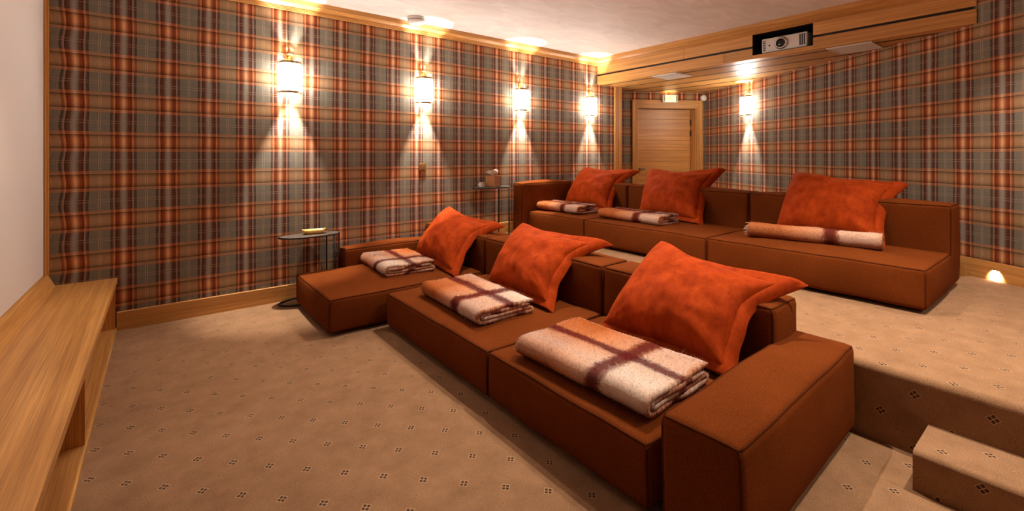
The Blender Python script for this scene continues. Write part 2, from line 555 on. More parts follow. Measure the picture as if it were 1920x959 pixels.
def mesh_obj(name, shape, mat, uvf=None, smooth=False, uvs=None, recalc=True):
    me = bpy.data.meshes.new(name)
    me.from_pydata([tuple(p) for p in shape[0]], [], [tuple(q) for q in shape[1]])
    if uvf or uvs:
        lay = me.uv_layers.new(name='uv')
        for poly in me.polygons:
            for li in poly.loop_indices:
                vi = me.loops[li].vertex_index
                lay.data[li].uv = uvs[vi] if uvs else uvf(me.vertices[vi].co, poly.normal)
    if recalc:
        bm = bmesh.new()
        bm.from_mesh(me)
        bmesh.ops.recalc_face_normals(bm, faces=bm.faces)
        bm.to_mesh(me)
        bm.free()
    if smooth:
        for p in me.polygons:
            p.use_smooth = True
    me.materials.append(mat)
    o = bpy.data.objects.new(name, me)
    col.objects.link(o)
    return o


def tag(o, label, cat, group=None):
    o['label'] = label
    o['category'] = cat
    if group:
        o['group'] = group
    return o


def struct(name, shape, mat, uvf=None, parent=None, smooth=False):
    o = mesh_obj(name, shape, mat, uvf, smooth)
    if parent is None:
        o['kind'] = 'structure'
    else:
        o.parent = parent
    return o


def thing(name, label, cat, loc=(0, 0, 0), rotz=0.0, group=None):
    o = bpy.data.objects.new(name, None)
    o.empty_display_size = 0.1
    o.location = loc
    o.rotation_euler = (0, 0, rotz)
    col.objects.link(o)
    return tag(o, label, cat, group)


def part(parent, name, shape, mat, smooth=False, world=False, uvs=None, label=None, uvf=None, recalc=True):
    """a mesh under a thing; verts are local to the thing, or in the world if world=True"""
    if world:
        root = parent
        while root.parent:
            root = root.parent
        inv = (Matrix.Translation(root.location) @ Matrix.Rotation(root.rotation_euler.z, 4, 'Z')).inverted()
        shape = xform(shape, inv)
    o = mesh_obj(name, shape, mat, uvf, smooth, uvs, recalc)
    o.parent = parent
    if label:
        o['label'] = label
    return o


def auto_smooth(o, ang=35):
    for p in o.data.polygons:
        p.use_smooth = True
    bm = bmesh.new()
    bm.from_mesh(o.data)
    for e in bm.edges:
        if len(e.link_faces) == 2 and e.calc_face_angle(0) > math.radians(ang):
            e.smooth = False
    bm.to_mesh(o.data)
    bm.free()
    return o


# ================================================================ the room shell
uv_xy = lambda c, n: (c.x, c.y)


def slab(p, q, z0, z1, th, out):
    """upright wall slab from p to q, thickened along out"""
    v = [(p[0], p[1], z0), (q[0], q[1], z0), (q[0], q[1], z1), (p[0], p[1], z1)]
    v += [(a + out[0] * th, b + out[1] * th, c) for a, b, c in v]
    return v, [(0, 1, 2, 3), (7, 6, 5, 4), (0, 4, 5, 1), (1, 5, 6, 2), (2, 6, 7, 3), (3, 7, 4, 0)]


def carpet_uv(c, n):
    if abs(n.z) > 0.5:
        return (c.x, c.y)
    if abs(n.x) >= abs(n.y):
        return (c.x - (ZP - c.z), c.y)
    return (c.x, c.y - (ZP - c.z))


SW = lambda y: -0.66 - (5.0 - y) * 0.0117           # face of the screen wall
wall_end = W0 - WD * 4.3
# lower floor
struct('floor', ([(-0.75, -3.05, 0), (XR + 0.05, -3.05, 0), (XR + 0.05, YA + 0.1, 0), (-0.75, YA + 0.1, 0),
                  (-0.75, -3.05, -0.08), (XR + 0.05, -3.05, -0.08), (XR + 0.05, YA + 0.1, -0.08), (-0.75, YA + 0.1, -0.08)],
                 [(0, 1, 2, 3), (7, 6, 5, 4), (0, 4, 5, 1), (1, 5, 6, 2), (2, 6, 7, 3), (3, 7, 4, 0)]), M['carpet_low'], uv_xy)


def nosing(x0, x1, y0, y1, z0, z1, r=0.03, left_round=False):
    """carpeted block with a rounded front edge (towards -x)"""
    prof = [(x1, z0), (x0, z0), (x0, z1 - r)]
    for k in range(1, 6):
        a = math.pi / 2 * k / 6
        prof.append((x0 + r - r * math.cos(a), z1 - r + r * math.sin(a)))
    prof += [(x0 + r, z1), (x1, z1)]
    n = len(prof)
    ys = [y0, y1]
    v = [(x, y, z) for y in ys for x, z in prof]
    f = [(i, (i + 1) % n, (i + 1) % n + n, i + n) for i in range(n)]
    f += [tuple(range(n - 1, -1, -1)), tuple(range(n, 2 * n))]
    return v, f


def unrolled(x0, z1):
    def g(c, n):
        if abs(n.y) > 0.7:
            return (c.x, c.z)
        return (c.x - (z1 - c.z), c.y)
    return g


def wall_x(y):
    return W0.x + (y - W0.y) * WD.x / WD.y


struct('platform', nosing(XR, 5.32, -2.95, YA, 0.0, ZP, 0.035), M['carpet_up'], unrolled(XR, ZP))
# the wedge of platform between the sofa back and the slanting wall, ending at a step down to the landing
pe = [(5.32, -2.0), (wall_x(-0.1) + 0.02, -0.1), (wall_x(0.645) + 0.02, 0.645), (5.32, 0.645 + (wall_x(0.645) - 5.32) * 0.609)]
pe[0] = (5.32, W0.y + (5.32 - W0.x) * WD.y / WD.x)
struct('platform_wedge', prism([pe[0], (wall_x(0.30) + 0.02, 0.30), pe[2], pe[3]], 0.0, ZP), M['carpet_up'], uv_xy)
struct('step', nosing(2.592, XR, -2.9, 0.487, 0.0, 0.172, 0.022), M['carpet_up'], unrolled(2.6, 0.172))
lx = lambda t: CRN + DN * t
struct('landing', prism([(5.32, 0.90), (wall_x(0.66) + 0.02, 0.66), (CRN.x + 0.02, CRN.y), tuple(lx(2.15)), (5.32, 5.4)], ZL - 0.08, ZL), M['carpet_up'], uv_xy)

# ceiling
struct('ceiling', prism([(-0.8, -3.1), (wall_end.x + 0.3, -3.1), (8.3, 4.4), (8.3, 5.8), (-0.8, 5.8)], ZC, ZC + 0.08), M['plaster'])

# long wall, slanting wall, door wall and the rest
struct('wall_left', slab((-0.80, YA), (6.29, YA), 0, ZC, 0.10, (0, 1)), M['plaid_a'], lambda c, n: (c.x, c.z))
struct('wall_right', slab(tuple(wall_end), tuple(CRN), 0, ZC, 0.10, (WD.y, -WD.x)), M['plaid_b'],
       lambda c, n: ((Vector((c.x, c.y)) - W0).dot(WD), c.z))
dw = lambda t, o=0.0: CRN + DN * t + WD * o
JR, JL = 0.152, 1.282           # door opening along the door wall
DZ = 2.33
wb = merge(slab(tuple(dw(-0.05)), tuple(dw(JR)), ZL, ZC, 0.24, WD),
           slab(tuple(dw(JL)), tuple(dw(2.2)), ZL, ZC, 0.24, WD),
           slab(tuple(dw(JR)), tuple(dw(JL)), DZ, ZC, 0.24, WD))
struct('wall_back', wb, M['plaid_b'], lambda c, n: ((Vector((c.x, c.y)) - CRN).dot(DN), c.z))
struct('wall_recess', slab((6.29, YA + 0.10), (6.29, 5.62), 0, ZC, 0.1, (-1, 0)), M['plaid_b'], lambda c, n: (c.y, c.z))
struct('wall_front', slab((SW(5.1), 5.1), (SW(-3.05), -3.05), 0, ZC, 0.1, (-1, 0)), M['wallpaint'])
struct('wall_near', slab((-0.8, -3.0), (wall_end.x + 0.1, -3.0), 0, ZC, 0.1, (0, -1)), M['plaid_a'], lambda c, n: (c.x, c.z))

# baseboards
bprof = lambda z: [(0.0, z), (0.0, z + 0.155), (0.014, z + 0.155), (0.018, z + 0.15), (0.018, z)]
struct('baseboard_left', merge(sweep(bprof(0.0), (-0.23, YA), (XR, YA), (0, -1)), sweep(bprof(ZP), (XR, YA), (6.10, YA), (0, -1))), M['oak_x'])
mb = thing_b = None
RB = Matrix.Translation((W0.x, W0.y, 0)) @ Matrix.Rotation(math.atan2(WD.y, WD.x), 4, 'Z')


def wall_local(name, shape, mat, parent=None, kind=True):
    """shape in slanting-wall coordinates: x along the wall from W0, y = out into the room, z up"""
    o = mesh_obj(name, shape, mat)
    o.matrix_world = RB
    if kind:
        o['kind'] = 'structure'
    return o


# main run, mitred where the floor steps down behind the sofa
t0 = 0.045
struct_b = wall_local('baseboard_right', ([(-4.2, 0.0, ZP), (t0, 0.0, ZP), (t0 + 0.165, 0.0, ZP + 0.155), (-4.2, 0.0, ZP + 0.155),
                                            (-4.2, 0.018, ZP), (t0, 0.018, ZP), (t0 + 0.165, 0.018, ZP + 0.155), (-4.2, 0.018, ZP + 0.155)],
                                           [(0, 3, 2, 1), (4, 5, 6, 7), (0, 1, 5, 4), (1, 2, 6, 5), (2, 3, 7, 6), (3, 0, 4, 7)]), M['oak_x'])
wall_local('trim_5', ([(t0, 0.0, ZP), (t0 + 0.165, 0.0, ZP + 0.155), (t0 + 0.165, 0.0, ZL), (t0, 0, ZL),
                       (t0, 0.0178, ZP), (t0 + 0.165, 0.0178, ZP + 0.155), (t0 + 0.165, 0.0178, ZL), (t0, 0.0178, ZL)],
                      [(0, 1, 2, 3), (7, 6, 5, 4), (0, 4, 5, 1), (1, 5, 6, 2), (2, 6, 7, 3), (3, 7, 4, 0)]), M['oak_z'])
wall_local('baseboard_back', box(t0 + 0.17, (CRN - W0).length - 0.02, 0.0, 0.018, ZL, ZL + 0.155), M['oak_x'])

# crown moulding along the long wall and the beam: reeded foot, cove, fascia
crown = [(0.0, 2.905), (0.012, 2.905), (0.016, 2.911), (0.012, 2.917), (0.018, 2.917), (0.022, 2.923), (0.018, 2.929), (0.024, 2.929), (0.028, 2.935), (0.025, 2.941),
         (0.034, 2.950), (0.050, 2.962), (0.066, 2.970), (0.072, 2.972), (0.072, ZC), (0.0, ZC)]
struct('trim_1', sweep(crown, (-0.65, YA), (XB, YA), (0, -1)), M['oak_x'])
struct('trim_2', sweep(crown, (XB, YA), (XB, 0.55), (-1, 0)), M['oak_y'])

# the projector beam: two tiers of oak boards with a black shadow gap between them, and a niche for the projector
beam = bpy.data.objects.new('trim_3', None)
col.objects.link(beam)
beam['kind'] = 'structure'
NY0, NY1, NZ0, NZ1 = 1.908, 2.552, 2.660, 2.906
yr = lambda x: W0.y + (x - W0.x) * WD.y / WD.x
struct('board', bbox(XB, XB + 0.03, 3.463, YA, 2.770, ZC - 0.005, 0.002), M['oak_y'], parent=beam)
struct('board', bbox(XB, XB + 0.03, NY1, 3.459, 2.770, ZC - 0.005, 0.002), M['oak_y'], parent=beam)
struct('board', box(XB, XB + 0.03, NY0, NY1, NZ1, ZC - 0.005), M['oak_y'], parent=beam)
struct('board', bbox(XB, XB + 0.03, 0.64, NY0, 2.770, ZC - 0.005, 0.002), M['oak_y'], parent=beam)
struct('board', bbox(XB, XB + 0.03, 2.901, YA, ZS, 2.744, 0.002), M['oak_y'], parent=beam)
struct('board', bbox(XB, XB + 0.03, NY1, 2.897, ZS, 2.744, 0.002), M['oak_y'], parent=beam)
struct('board', box(XB, XB + 0.03, NY0, NY1, ZS, NZ0), M['oak_y'], parent=beam)
struct('board', bbox(XB, XB + 0.03, 0.64, NY0, ZS, 2.744, 0.002), M['oak_y'], parent=beam)
struct('shadow_gap', merge(box(XB + 0.02, XB + 0.03, NY1, YA, 2.744, 2.770), box(XB + 0.02, XB + 0.03, 0.66, NY0, 2.744, 2.770)), M['black'], parent=beam)
D = 0.42
struct('niche', merge(box(XB + 0.001, XB + D, NY0 - 0.01, NY0, NZ0, NZ1), box(XB + 0.001, XB + D, NY1, NY1 + 0.01, NZ0, NZ1),
                      box(XB + 0.001, XB + D, NY0, NY1, NZ0 - 0.01, NZ0), box(XB + 0.001, XB + D, NY0, NY1, NZ1, NZ1 + 0.01),
                      box(XB + D, XB + D + 0.01, NY0, NY1, NZ0, NZ1)), M['black'], parent=beam)
# slatted soffit behind the beam
soff = bpy.data.objects.new('trim_4', None)
col.objects.link(soff)
soff['kind'] = 'structure'
edges = [XB + 0.03, 5.884, 6.305, 6.73, 7.155, 7.58, 8.02]
yl = lambda x: min(5.53, CRN.y + (CRN.x - x) * DN.y / -DN.x) - 0.005
for a, b_ in zip(edges[:-1], edges[1:]):
    a2 = a + (0.030 if a > XB + 0.04 else 0)
    b2 = b_ - 0.030
    struct('slat', prism([(a2, yr(a2) + 0.01), (b2, yr(b2) + 0.01), (b2, max(yl(b2), yr(b2) + 0.02)), (a2, yl(a2))], ZS, ZS + 0.02), M['oak_y'], parent=soff)
for xg in edges[1:-1]:  # nearly flush black strips stand in for the shade between the slats
    struct('shadow_gap', prism([(xg - 0.030, yr(xg - 0.030) + 0.01), (xg + 0.030, yr(xg + 0.030) + 0.01), (xg + 0.030, yl(xg + 0.030)), (xg - 0.030, yl(xg - 0.030))], ZS + 0.002, ZS + 0.02), M['black'], parent=soff)
struct('backing', prism([(XB + 0.03, yr(XB + 0.03)), (CRN.x, CRN.y), (6.3, 5.55), (XB + 0.03, 5.55)], ZS + 0.045, ZS + 0.055), M['black'], parent=soff)

# fluted post at the end of the long wall
post = [(6.125, YA), (6.125, YA - 0.022), (6.15, YA - 0.022), (6.155, YA - 0.012), (6.165, YA - 0.012), (6.17, YA - 0.022), (6.19, YA - 0.022), (6.195, YA - 0.012), (6.205, YA - 0.012),
        (6.21, YA - 0.022), (6.297, YA - 0.022), (6.297, YA + 0.1), (6.291, YA + 0.1), (6.291, YA)]
struct('trim_6', prism(post, ZP, ZS), M['oak_z'])

# ---------------------------------------------------------------- the door with its casing (local x along the door wall to the left, y away from the room)
DM = Matrix(((DN.x, WD.x, 0, CRN.x), (DN.y, WD.y, 0, CRN.y), (0, 0, 1, 0), (0, 0, 0, 1)))
door = bpy.data.objects.new('door_1', None)
col.objects.link(door)
door.matrix_world = DM
door['kind'] = 'structure'


def dpart(name, shape, mat, parent=None, smooth=False):
    o = mesh_obj(name, shape, mat, smooth=smooth)
    o.parent = parent or door
    return o


def casing(t_out, t_in, z0, z1):
    """upright casing board with two grooves"""
    s = 1 if t_in > t_out else -1
    w = abs(t_in - t_out)
    return merge(box(min(t_out, t_in - s * w * 0.42), max(t_out, t_in - s * w * 0.42), -0.03, 0.0, z0, z1),
                 box(min(t_in - s * w * 0.36, t_in - s * w * 0.20), max(t_in - s * w * 0.36, t_in - s * w * 0.20), -0.026, 0.0, z0, z1 - 0.06),
                 box(min(t_in - s * w * 0.14, t_in), max(t_in - s * w * 0.14, t_in), -0.022, 0.0, z0, z1 - 0.10),
                 box(min(t_out, t_in), max(t_out, t_in), -0.014, 0.0, z0, z1 - 0.02))


ZT = 2.465
dpart('casing', casing(JR - 0.105, JR, ZL, ZT), M['oak_z'])
dpart('casing', casing(JL + 0.112, JL, ZL, ZT), M['oak_z'])
dpart('casing', merge(box(JR - 0.05, JL + 0.05, -0.0295, 0, DZ + 0.055, ZT), box(JR - 0.03, JL + 0.03, -0.0255, 0, DZ + 0.022, DZ + 0.048), box(JR, JL, -0.0215, 0, DZ - 0.004, DZ + 0.015), box(JR - .04, JL + .04, -0.013, 0, DZ, ZT - 0.01)), M['oak_x'])
dpart('jamb', merge(box(JR - 0.004, JR + 0.012, 0.0, 0.24, ZL, DZ), box(JL - 0.012, JL + 0.004, 0.0, 0.24, ZL, DZ), box(JR, JL, 0.0, 0.24, DZ - 0.012, DZ + 0.004)), M['oak_z'])
LF = 0.19            # the leaf sits deep in the reveal
leaf = dpart('leaf', box(JR + 0.016, JL - 0.016, LF + 0.012, LF + 0.04, ZL + 0.01, DZ - 0.016), M['oak_x'])
pz = [ZL + 0.01, 0.36, 0.56, 0.76, 0.96, 1.16, 1.345, 1.545, 1.735, 1.93, 2.125, DZ - 0.016]
for a, b_ in zip(pz[:-1], pz[1:]):
    dpart('plank', bbox(JR + 0.016, JL - 0.016, LF, LF + 0.012, a + 0.0015, b_ - 0.0015, 0.0018, 1), M['oak_x'], leaf)
hd = dpart('handle', merge(lathe([(0.026, 0), (0.026, 0.006), (0.012, 0.008), (0.010, 0.05), (0.0, 0.05)], 20),), M['bronze'], leaf)
hd.data.transform(Matrix.Translation((JL - 0.085, LF, 1.20)) @ Matrix.Rotation(math.radians(90), 4, 'X'))
dpart('lever', tube([(JL - 0.085, LF - 0.045, 1.20), (JL - 0.12, LF - 0.048, 1.20), (JL - 0.20, LF - 0.046, 1.198)], [0.011, 0.010, 0.008], 10), M['bronze'], leaf)
esc = lathe([(0.024, 0), (0.024, 0.005), (0.0, 0.006)], 20)
ek = dpart('keyhole_plate', esc, M['darkbrass'], leaf)
ek.data.transform(Matrix.Translation((JL - 0.085, LF, 1.115)) @ Matrix.Rotation(math.radians(90), 4, 'X'))
for z in (2.07, 1.87, 0.5):
    dpart('hinge', merge(box(JR + 0.010, JR + 0.03, LF - 0.012, LF + 0.004, z - 0.05, z + 0.05), tube([(JR + 0.018, LF - 0.012, z - 0.055), (JR + 0.018, LF - 0.012, z + 0.055)], 0.008, 8)), M['bronze'], leaf)

# ---------------------------------------------------------------- front wall: screen, frame strip
scr = thing('projection_screen', 'large plain off-white projection screen on the wall above the long oak bench', 'screen', (SW(1.9), 1.9, 1.75))
v = [(SW(y) + o, y, z) for o in (0.012, 0.001) for y, z in ((-1.2, 0.60), (4.93, 0.54), (4.93, 3.0), (-1.2, 3.0))]
part(scr, 'screen_cloth', (v, [(0, 1, 2, 3), (7, 6, 5, 4), (0, 4, 5, 1), (1, 5, 6, 2), (2, 6, 7, 3), (3, 7, 4, 0)]), M['screen'], world=True)
struct('trim_7', merge(box(-0.668, -0.640, 4.935, YA - 0.001, 0.53, ZC - 0.12), box(-0.668, -0.627, 4.975, YA - 0.001, 0.53, ZC - 0.12)), M['oak_z'])

# ---------------------------------------------------------------- the long oak bench
FX = lambda y: -0.226 - (5.0 - y) * 0.0117
bench = thing('bench', 'long low oak bench with open bays under the white screen', 'bench', (-0.45, 2.4, 0))
y0b, y1b = -1.0, YA - 0.002
part(bench, 'top', prism([(SW(y0b) + 0.03, y0b), (FX(y0b), y0b), (FX(y1b), y1b), (SW(y1b) + 0.03, y1b)], 0.397, 0.438), M['oak_y'], world=True)
sp = lambda y: [(SW(y) + 0.002, 0.438), (SW(y) + 0.068, 0.438), (SW(y) + 0.030, 0.525), (SW(y) + 0.002, 0.535)]
v = [(x, y, z) for y in (y0b, 4.99) for x, z in sp(y)]
part(bench, 'back_ledge', (v, [(0, 1, 2, 3), (7, 6, 5, 4), (0, 4, 5, 1), (1, 5, 6, 2), (2, 6, 7, 3), (3, 7, 4, 0)]), M['oak_y'], world=True)
part(bench, 'base_board', prism([(SW(y0b) + 0.03, y0b), (FX(y0b) - 0.004, y0b), (FX(y1b) - 0.004, y1b), (SW(y1b) + 0.03, y1b)], 0.0, 0.022), M['oak_y'], world=True)
for y, n in ((4.985, 'end_panel'), (3.09, 'divider'), (2.02, 'divider'), (0.6, 'divider'), (-0.98, 'end_panel')):
    part(bench, n, box(SW(y) + 0.03, FX(y) - 0.012, y - 0.015, y + 0.015, 0.022, 0.397), M['oak_z'], world=True)
part(bench, 'back_panel', prism([(SW(y0b) + 0.02, y0b), (SW(y0b) + 0.03, y0b), (SW(y1b) + 0.03, y1b), (SW(y1b) + 0.02, y1b)], 0.0, 0.397), M['oak_y'], world=True)
gb = thing('equipment_box', 'grey metal equipment box standing in the open bay under the oak bench', 'box', (-0.45, 1.75, 0.022))
part(gb, 'case', bbox(-0.60, -0.275, 1.55, 2.0, 0.022, 0.32, 0.006), M['greybox'], world=True)
part(gb, 'front_panel', bbox(-0.275, -0.270, 1.57, 1.98, 0.04, 0.30, 0.002), M['vent'], world=True)


# ================================================================ sofas
class Soft:
    """upholstered block: rounded box, crowned faces, and the same warp for its piping"""
    def __init__(self, x0, x1, y0, y1, z0, z1, r=0.03, crown=(0.018, 0.018, 0.030), rot=0.0, seed=0):
        self.lo = Vector((x0, y0, z0))
        self.hi = Vector((x1, y1, z1))
        self.mid = (self.lo + self.hi) / 2
        self.half = (self.hi - self.lo) / 2
        self.r, self.crown, self.rot, self.seed = r, crown, rot, seed

    def warp(self, p, grow=0.0):
        r = self.r
        c = Vector([min(max(p[k], self.lo[k] + r), self.hi[k] - r) for k in range(3)])
        d = Vector(p) - c
        if d.length > 1e-9:
            q = c + d.normalized() * (min(d.length, 1e9) and (r + grow))
        else:
            q = Vector(p)
        s = [max(-1, min(1, (p[k] - self.mid[k]) / self.half[k])) for k in range(3)]
        for k in range(3):
            i, j = (k + 1) % 3, (k + 2) % 3
            if k == 2 and s[2] < 0:
                continue
            q[k] += self.crown[k] * (1 if s[k] > 0 else -1) * abs(s[k]) ** 3 * (1 - s[i] ** 2) * (1 - s[j] ** 2)
        nz = mnoise.noise_vector(Vector((q.x * 4.1 + self.seed * 3.7, q.y * 4.1, q.z * 4.1)))
        q += nz * 0.0055
        if self.rot:
            m = self.mid
            ca, sa = math.cos(self.rot), math.sin(self.rot)
            dx, dy = q.x - m.x, q.y - m.y
            q = Vector((m.x + dx * ca - dy * sa, m.y + dx * sa + dy * ca, q.z))
        return q

    def ticks(self, a, b, n):
        r = self.r
        t = [a, a + r * 0.15, a + r * 0.4, a + r * 0.7, a + r]
        m = [a + r + (b - a - 2 * r) * k / n for k in range(1, n)]
        return t + m + [b - r, b - r * 0.7, b - r * 0.4, b - r * 0.15, b]

    def shape(self):
        T = [self.ticks(self.lo[k], self.hi[k], max(4, int((self.hi[k] - self.lo[k]) / 0.07))) for k in range(3)]
        idx, V, F = {}, [], []

        def vert(p):
            key = tuple(round(c, 5) for c in p)
            if key not in idx:
                idx[key] = len(V)
                V.append(tuple(self.warp(p)))
            return idx[key]
        for k in range(3):
            i, j = (k + 1) % 3, (k + 2) % 3
            for side in (self.lo[k], self.hi[k]):
                for a in range(len(T[i]) - 1):
                    for b in range(len(T[j]) - 1):
                        q = []
                        for da, db in ((0, 0), (1, 0), (1, 1), (0, 1)):
                            p = [0, 0, 0]
                            p[k], p[i], p[j] = side, T[i][a + da], T[j][b + db]
                            q.append(vert(p))
                        F.append(tuple(q))
        return V, F

    def piping(self, r=0.0050):
        lo, hi = self.lo, self.hi
        out = []

        def line(p, q):
            n = max(6, int((Vector(q) - Vector(p)).length / 0.04))
            pts = [self.warp([p[k] + (q[k] - p[k]) * t / n for k in range(3)], 0.001) for t in range(n + 1)]
            out.append(tube(pts, r, 6))
        z = hi.z
        for p, q in (((lo.x, lo.y, z), (hi.x, lo.y, z)), ((lo.x, hi.y, z), (hi.x, hi.y, z)), ((lo.x, lo.y, z), (lo.x, hi.y, z)), ((hi.x, lo.y, z), (hi.x, hi.y, z)),
                     ((lo.x, lo.y, lo.z), (lo.x, lo.y, z)), ((lo.x, hi.y, lo.z), (lo.x, hi.y, z)), ((hi.x, lo.y, lo.z), (hi.x, lo.y, z)), ((hi.x, hi.y, lo.z), (hi.x, hi.y, z))):
            line(p, q)
        return merge(*out)


def sofa_block(sofa, name, *a, **k):
    s = Soft(*a, **k)
    o = part(sofa, name, s.shape(), M['sofa'], smooth=True, world=True)
    part(o, 'piping', s.piping(), M['piping'], smooth=True, world=True)
    return o


def feet(sofa, x0, x1, y0, y1, z):
    for x in (x0 + 0.12, x1 - 0.12):
        for y in (y0 + 0.12, y1 - 0.12):
            part(sofa, 'foot', xform(lathe([(0.02, 0), (0.025, 0.032), (0.0, 0.034)], 12), Matrix.Translation((x, y, z))), M['black'], world=True)


G = 0.004
sofa1 = thing('modular_sofa', 'low rust brown modular sofa with a chaise end on the lower carpet', 'sofa', (2.0, 2.9, 0), group='rust modular sofas')
zb = 0.03
sofa_block(sofa1, 'chaise_seat', 1.095, 2.57, 3.735, 4.785, zb, 0.305, seed=1)
sofa_block(sofa1, 'seat', 1.54, 2.57, 2.195 + G, 3.66, zb, 0.302, seed=2)
sofa_block(sofa1, 'seat', 1.54, 2.57, 1.092, 2.195 - G, zb, 0.302, seed=3)
sofa_block(sofa1, 'armrest', 1.545, 2.895, 0.750, 1.060, zb, 0.458, r=0.035, crown=(0.012, 0.02, 0.016), rot=math.radians(2.0), seed=4)
sofa_block(sofa1, 'armrest', 1.56, 2.57, 4.79, 4.975, zb, 0.482, r=0.03, seed=5)
sofa_block(sofa1, 'backrest', 2.575, 2.895, 1.045, 2.215 - G, zb, 0.645, r=0.035, seed=6)
sofa_block(sofa1, 'backrest', 2.575, 2.895, 2.215 + G, 3.715 - G, zb, 0.645, r=0.035, seed=7)
sofa_block(sofa1, 'backrest', 2.575, 2.895, 3.715 + G, 4.975, zb, 0.645, r=0.035, seed=8)
feet(sofa1, 1.7, 2.88, 0.85, 4.9, 0.0)

sofa2 = thing('modular_sofa', 'rust brown modular sofa with one tall arm, standing on the raised platform', 'sofa', (4.6, 2.8, ZP), group='rust modular sofas')
zb = ZP + 0.03
sofa_block(sofa2, 'seat', 4.035, 4.895, 0.685, 2.224 - G, zb, ZP + 0.305, seed=11)
sofa_block(sofa2, 'seat', 4.035, 4.895, 2.224 + G, 3.755 - G, zb, ZP + 0.305, seed=12)
sofa_block(sofa2, 'seat', 4.035, 4.895, 3.755 + G, 4.785, zb, ZP + 0.305, seed=13)
sofa_block(sofa2, 'armrest', 3.93, 4.895, 4.79, 4.978, zb, ZP + 0.692, r=0.03, seed=14)
sofa_block(sofa2, 'backrest', 4.90, 5.235, 0.685, 2.234 - G, zb, ZP + 0.675, r=0.035, seed=15)
sofa_block(sofa2, 'backrest', 4.90, 5.235, 2.234 + G, 3.79 - G, zb, ZP + 0.675, r=0.035, seed=16)
sofa_block(sofa2, 'backrest', 4.90, 5.235, 3.79 + G, 4.978, zb, ZP + 0.675, r=0.035, seed=17)
feet(sofa2, 4.05, 5.22, 0.72, 4.9, ZP)


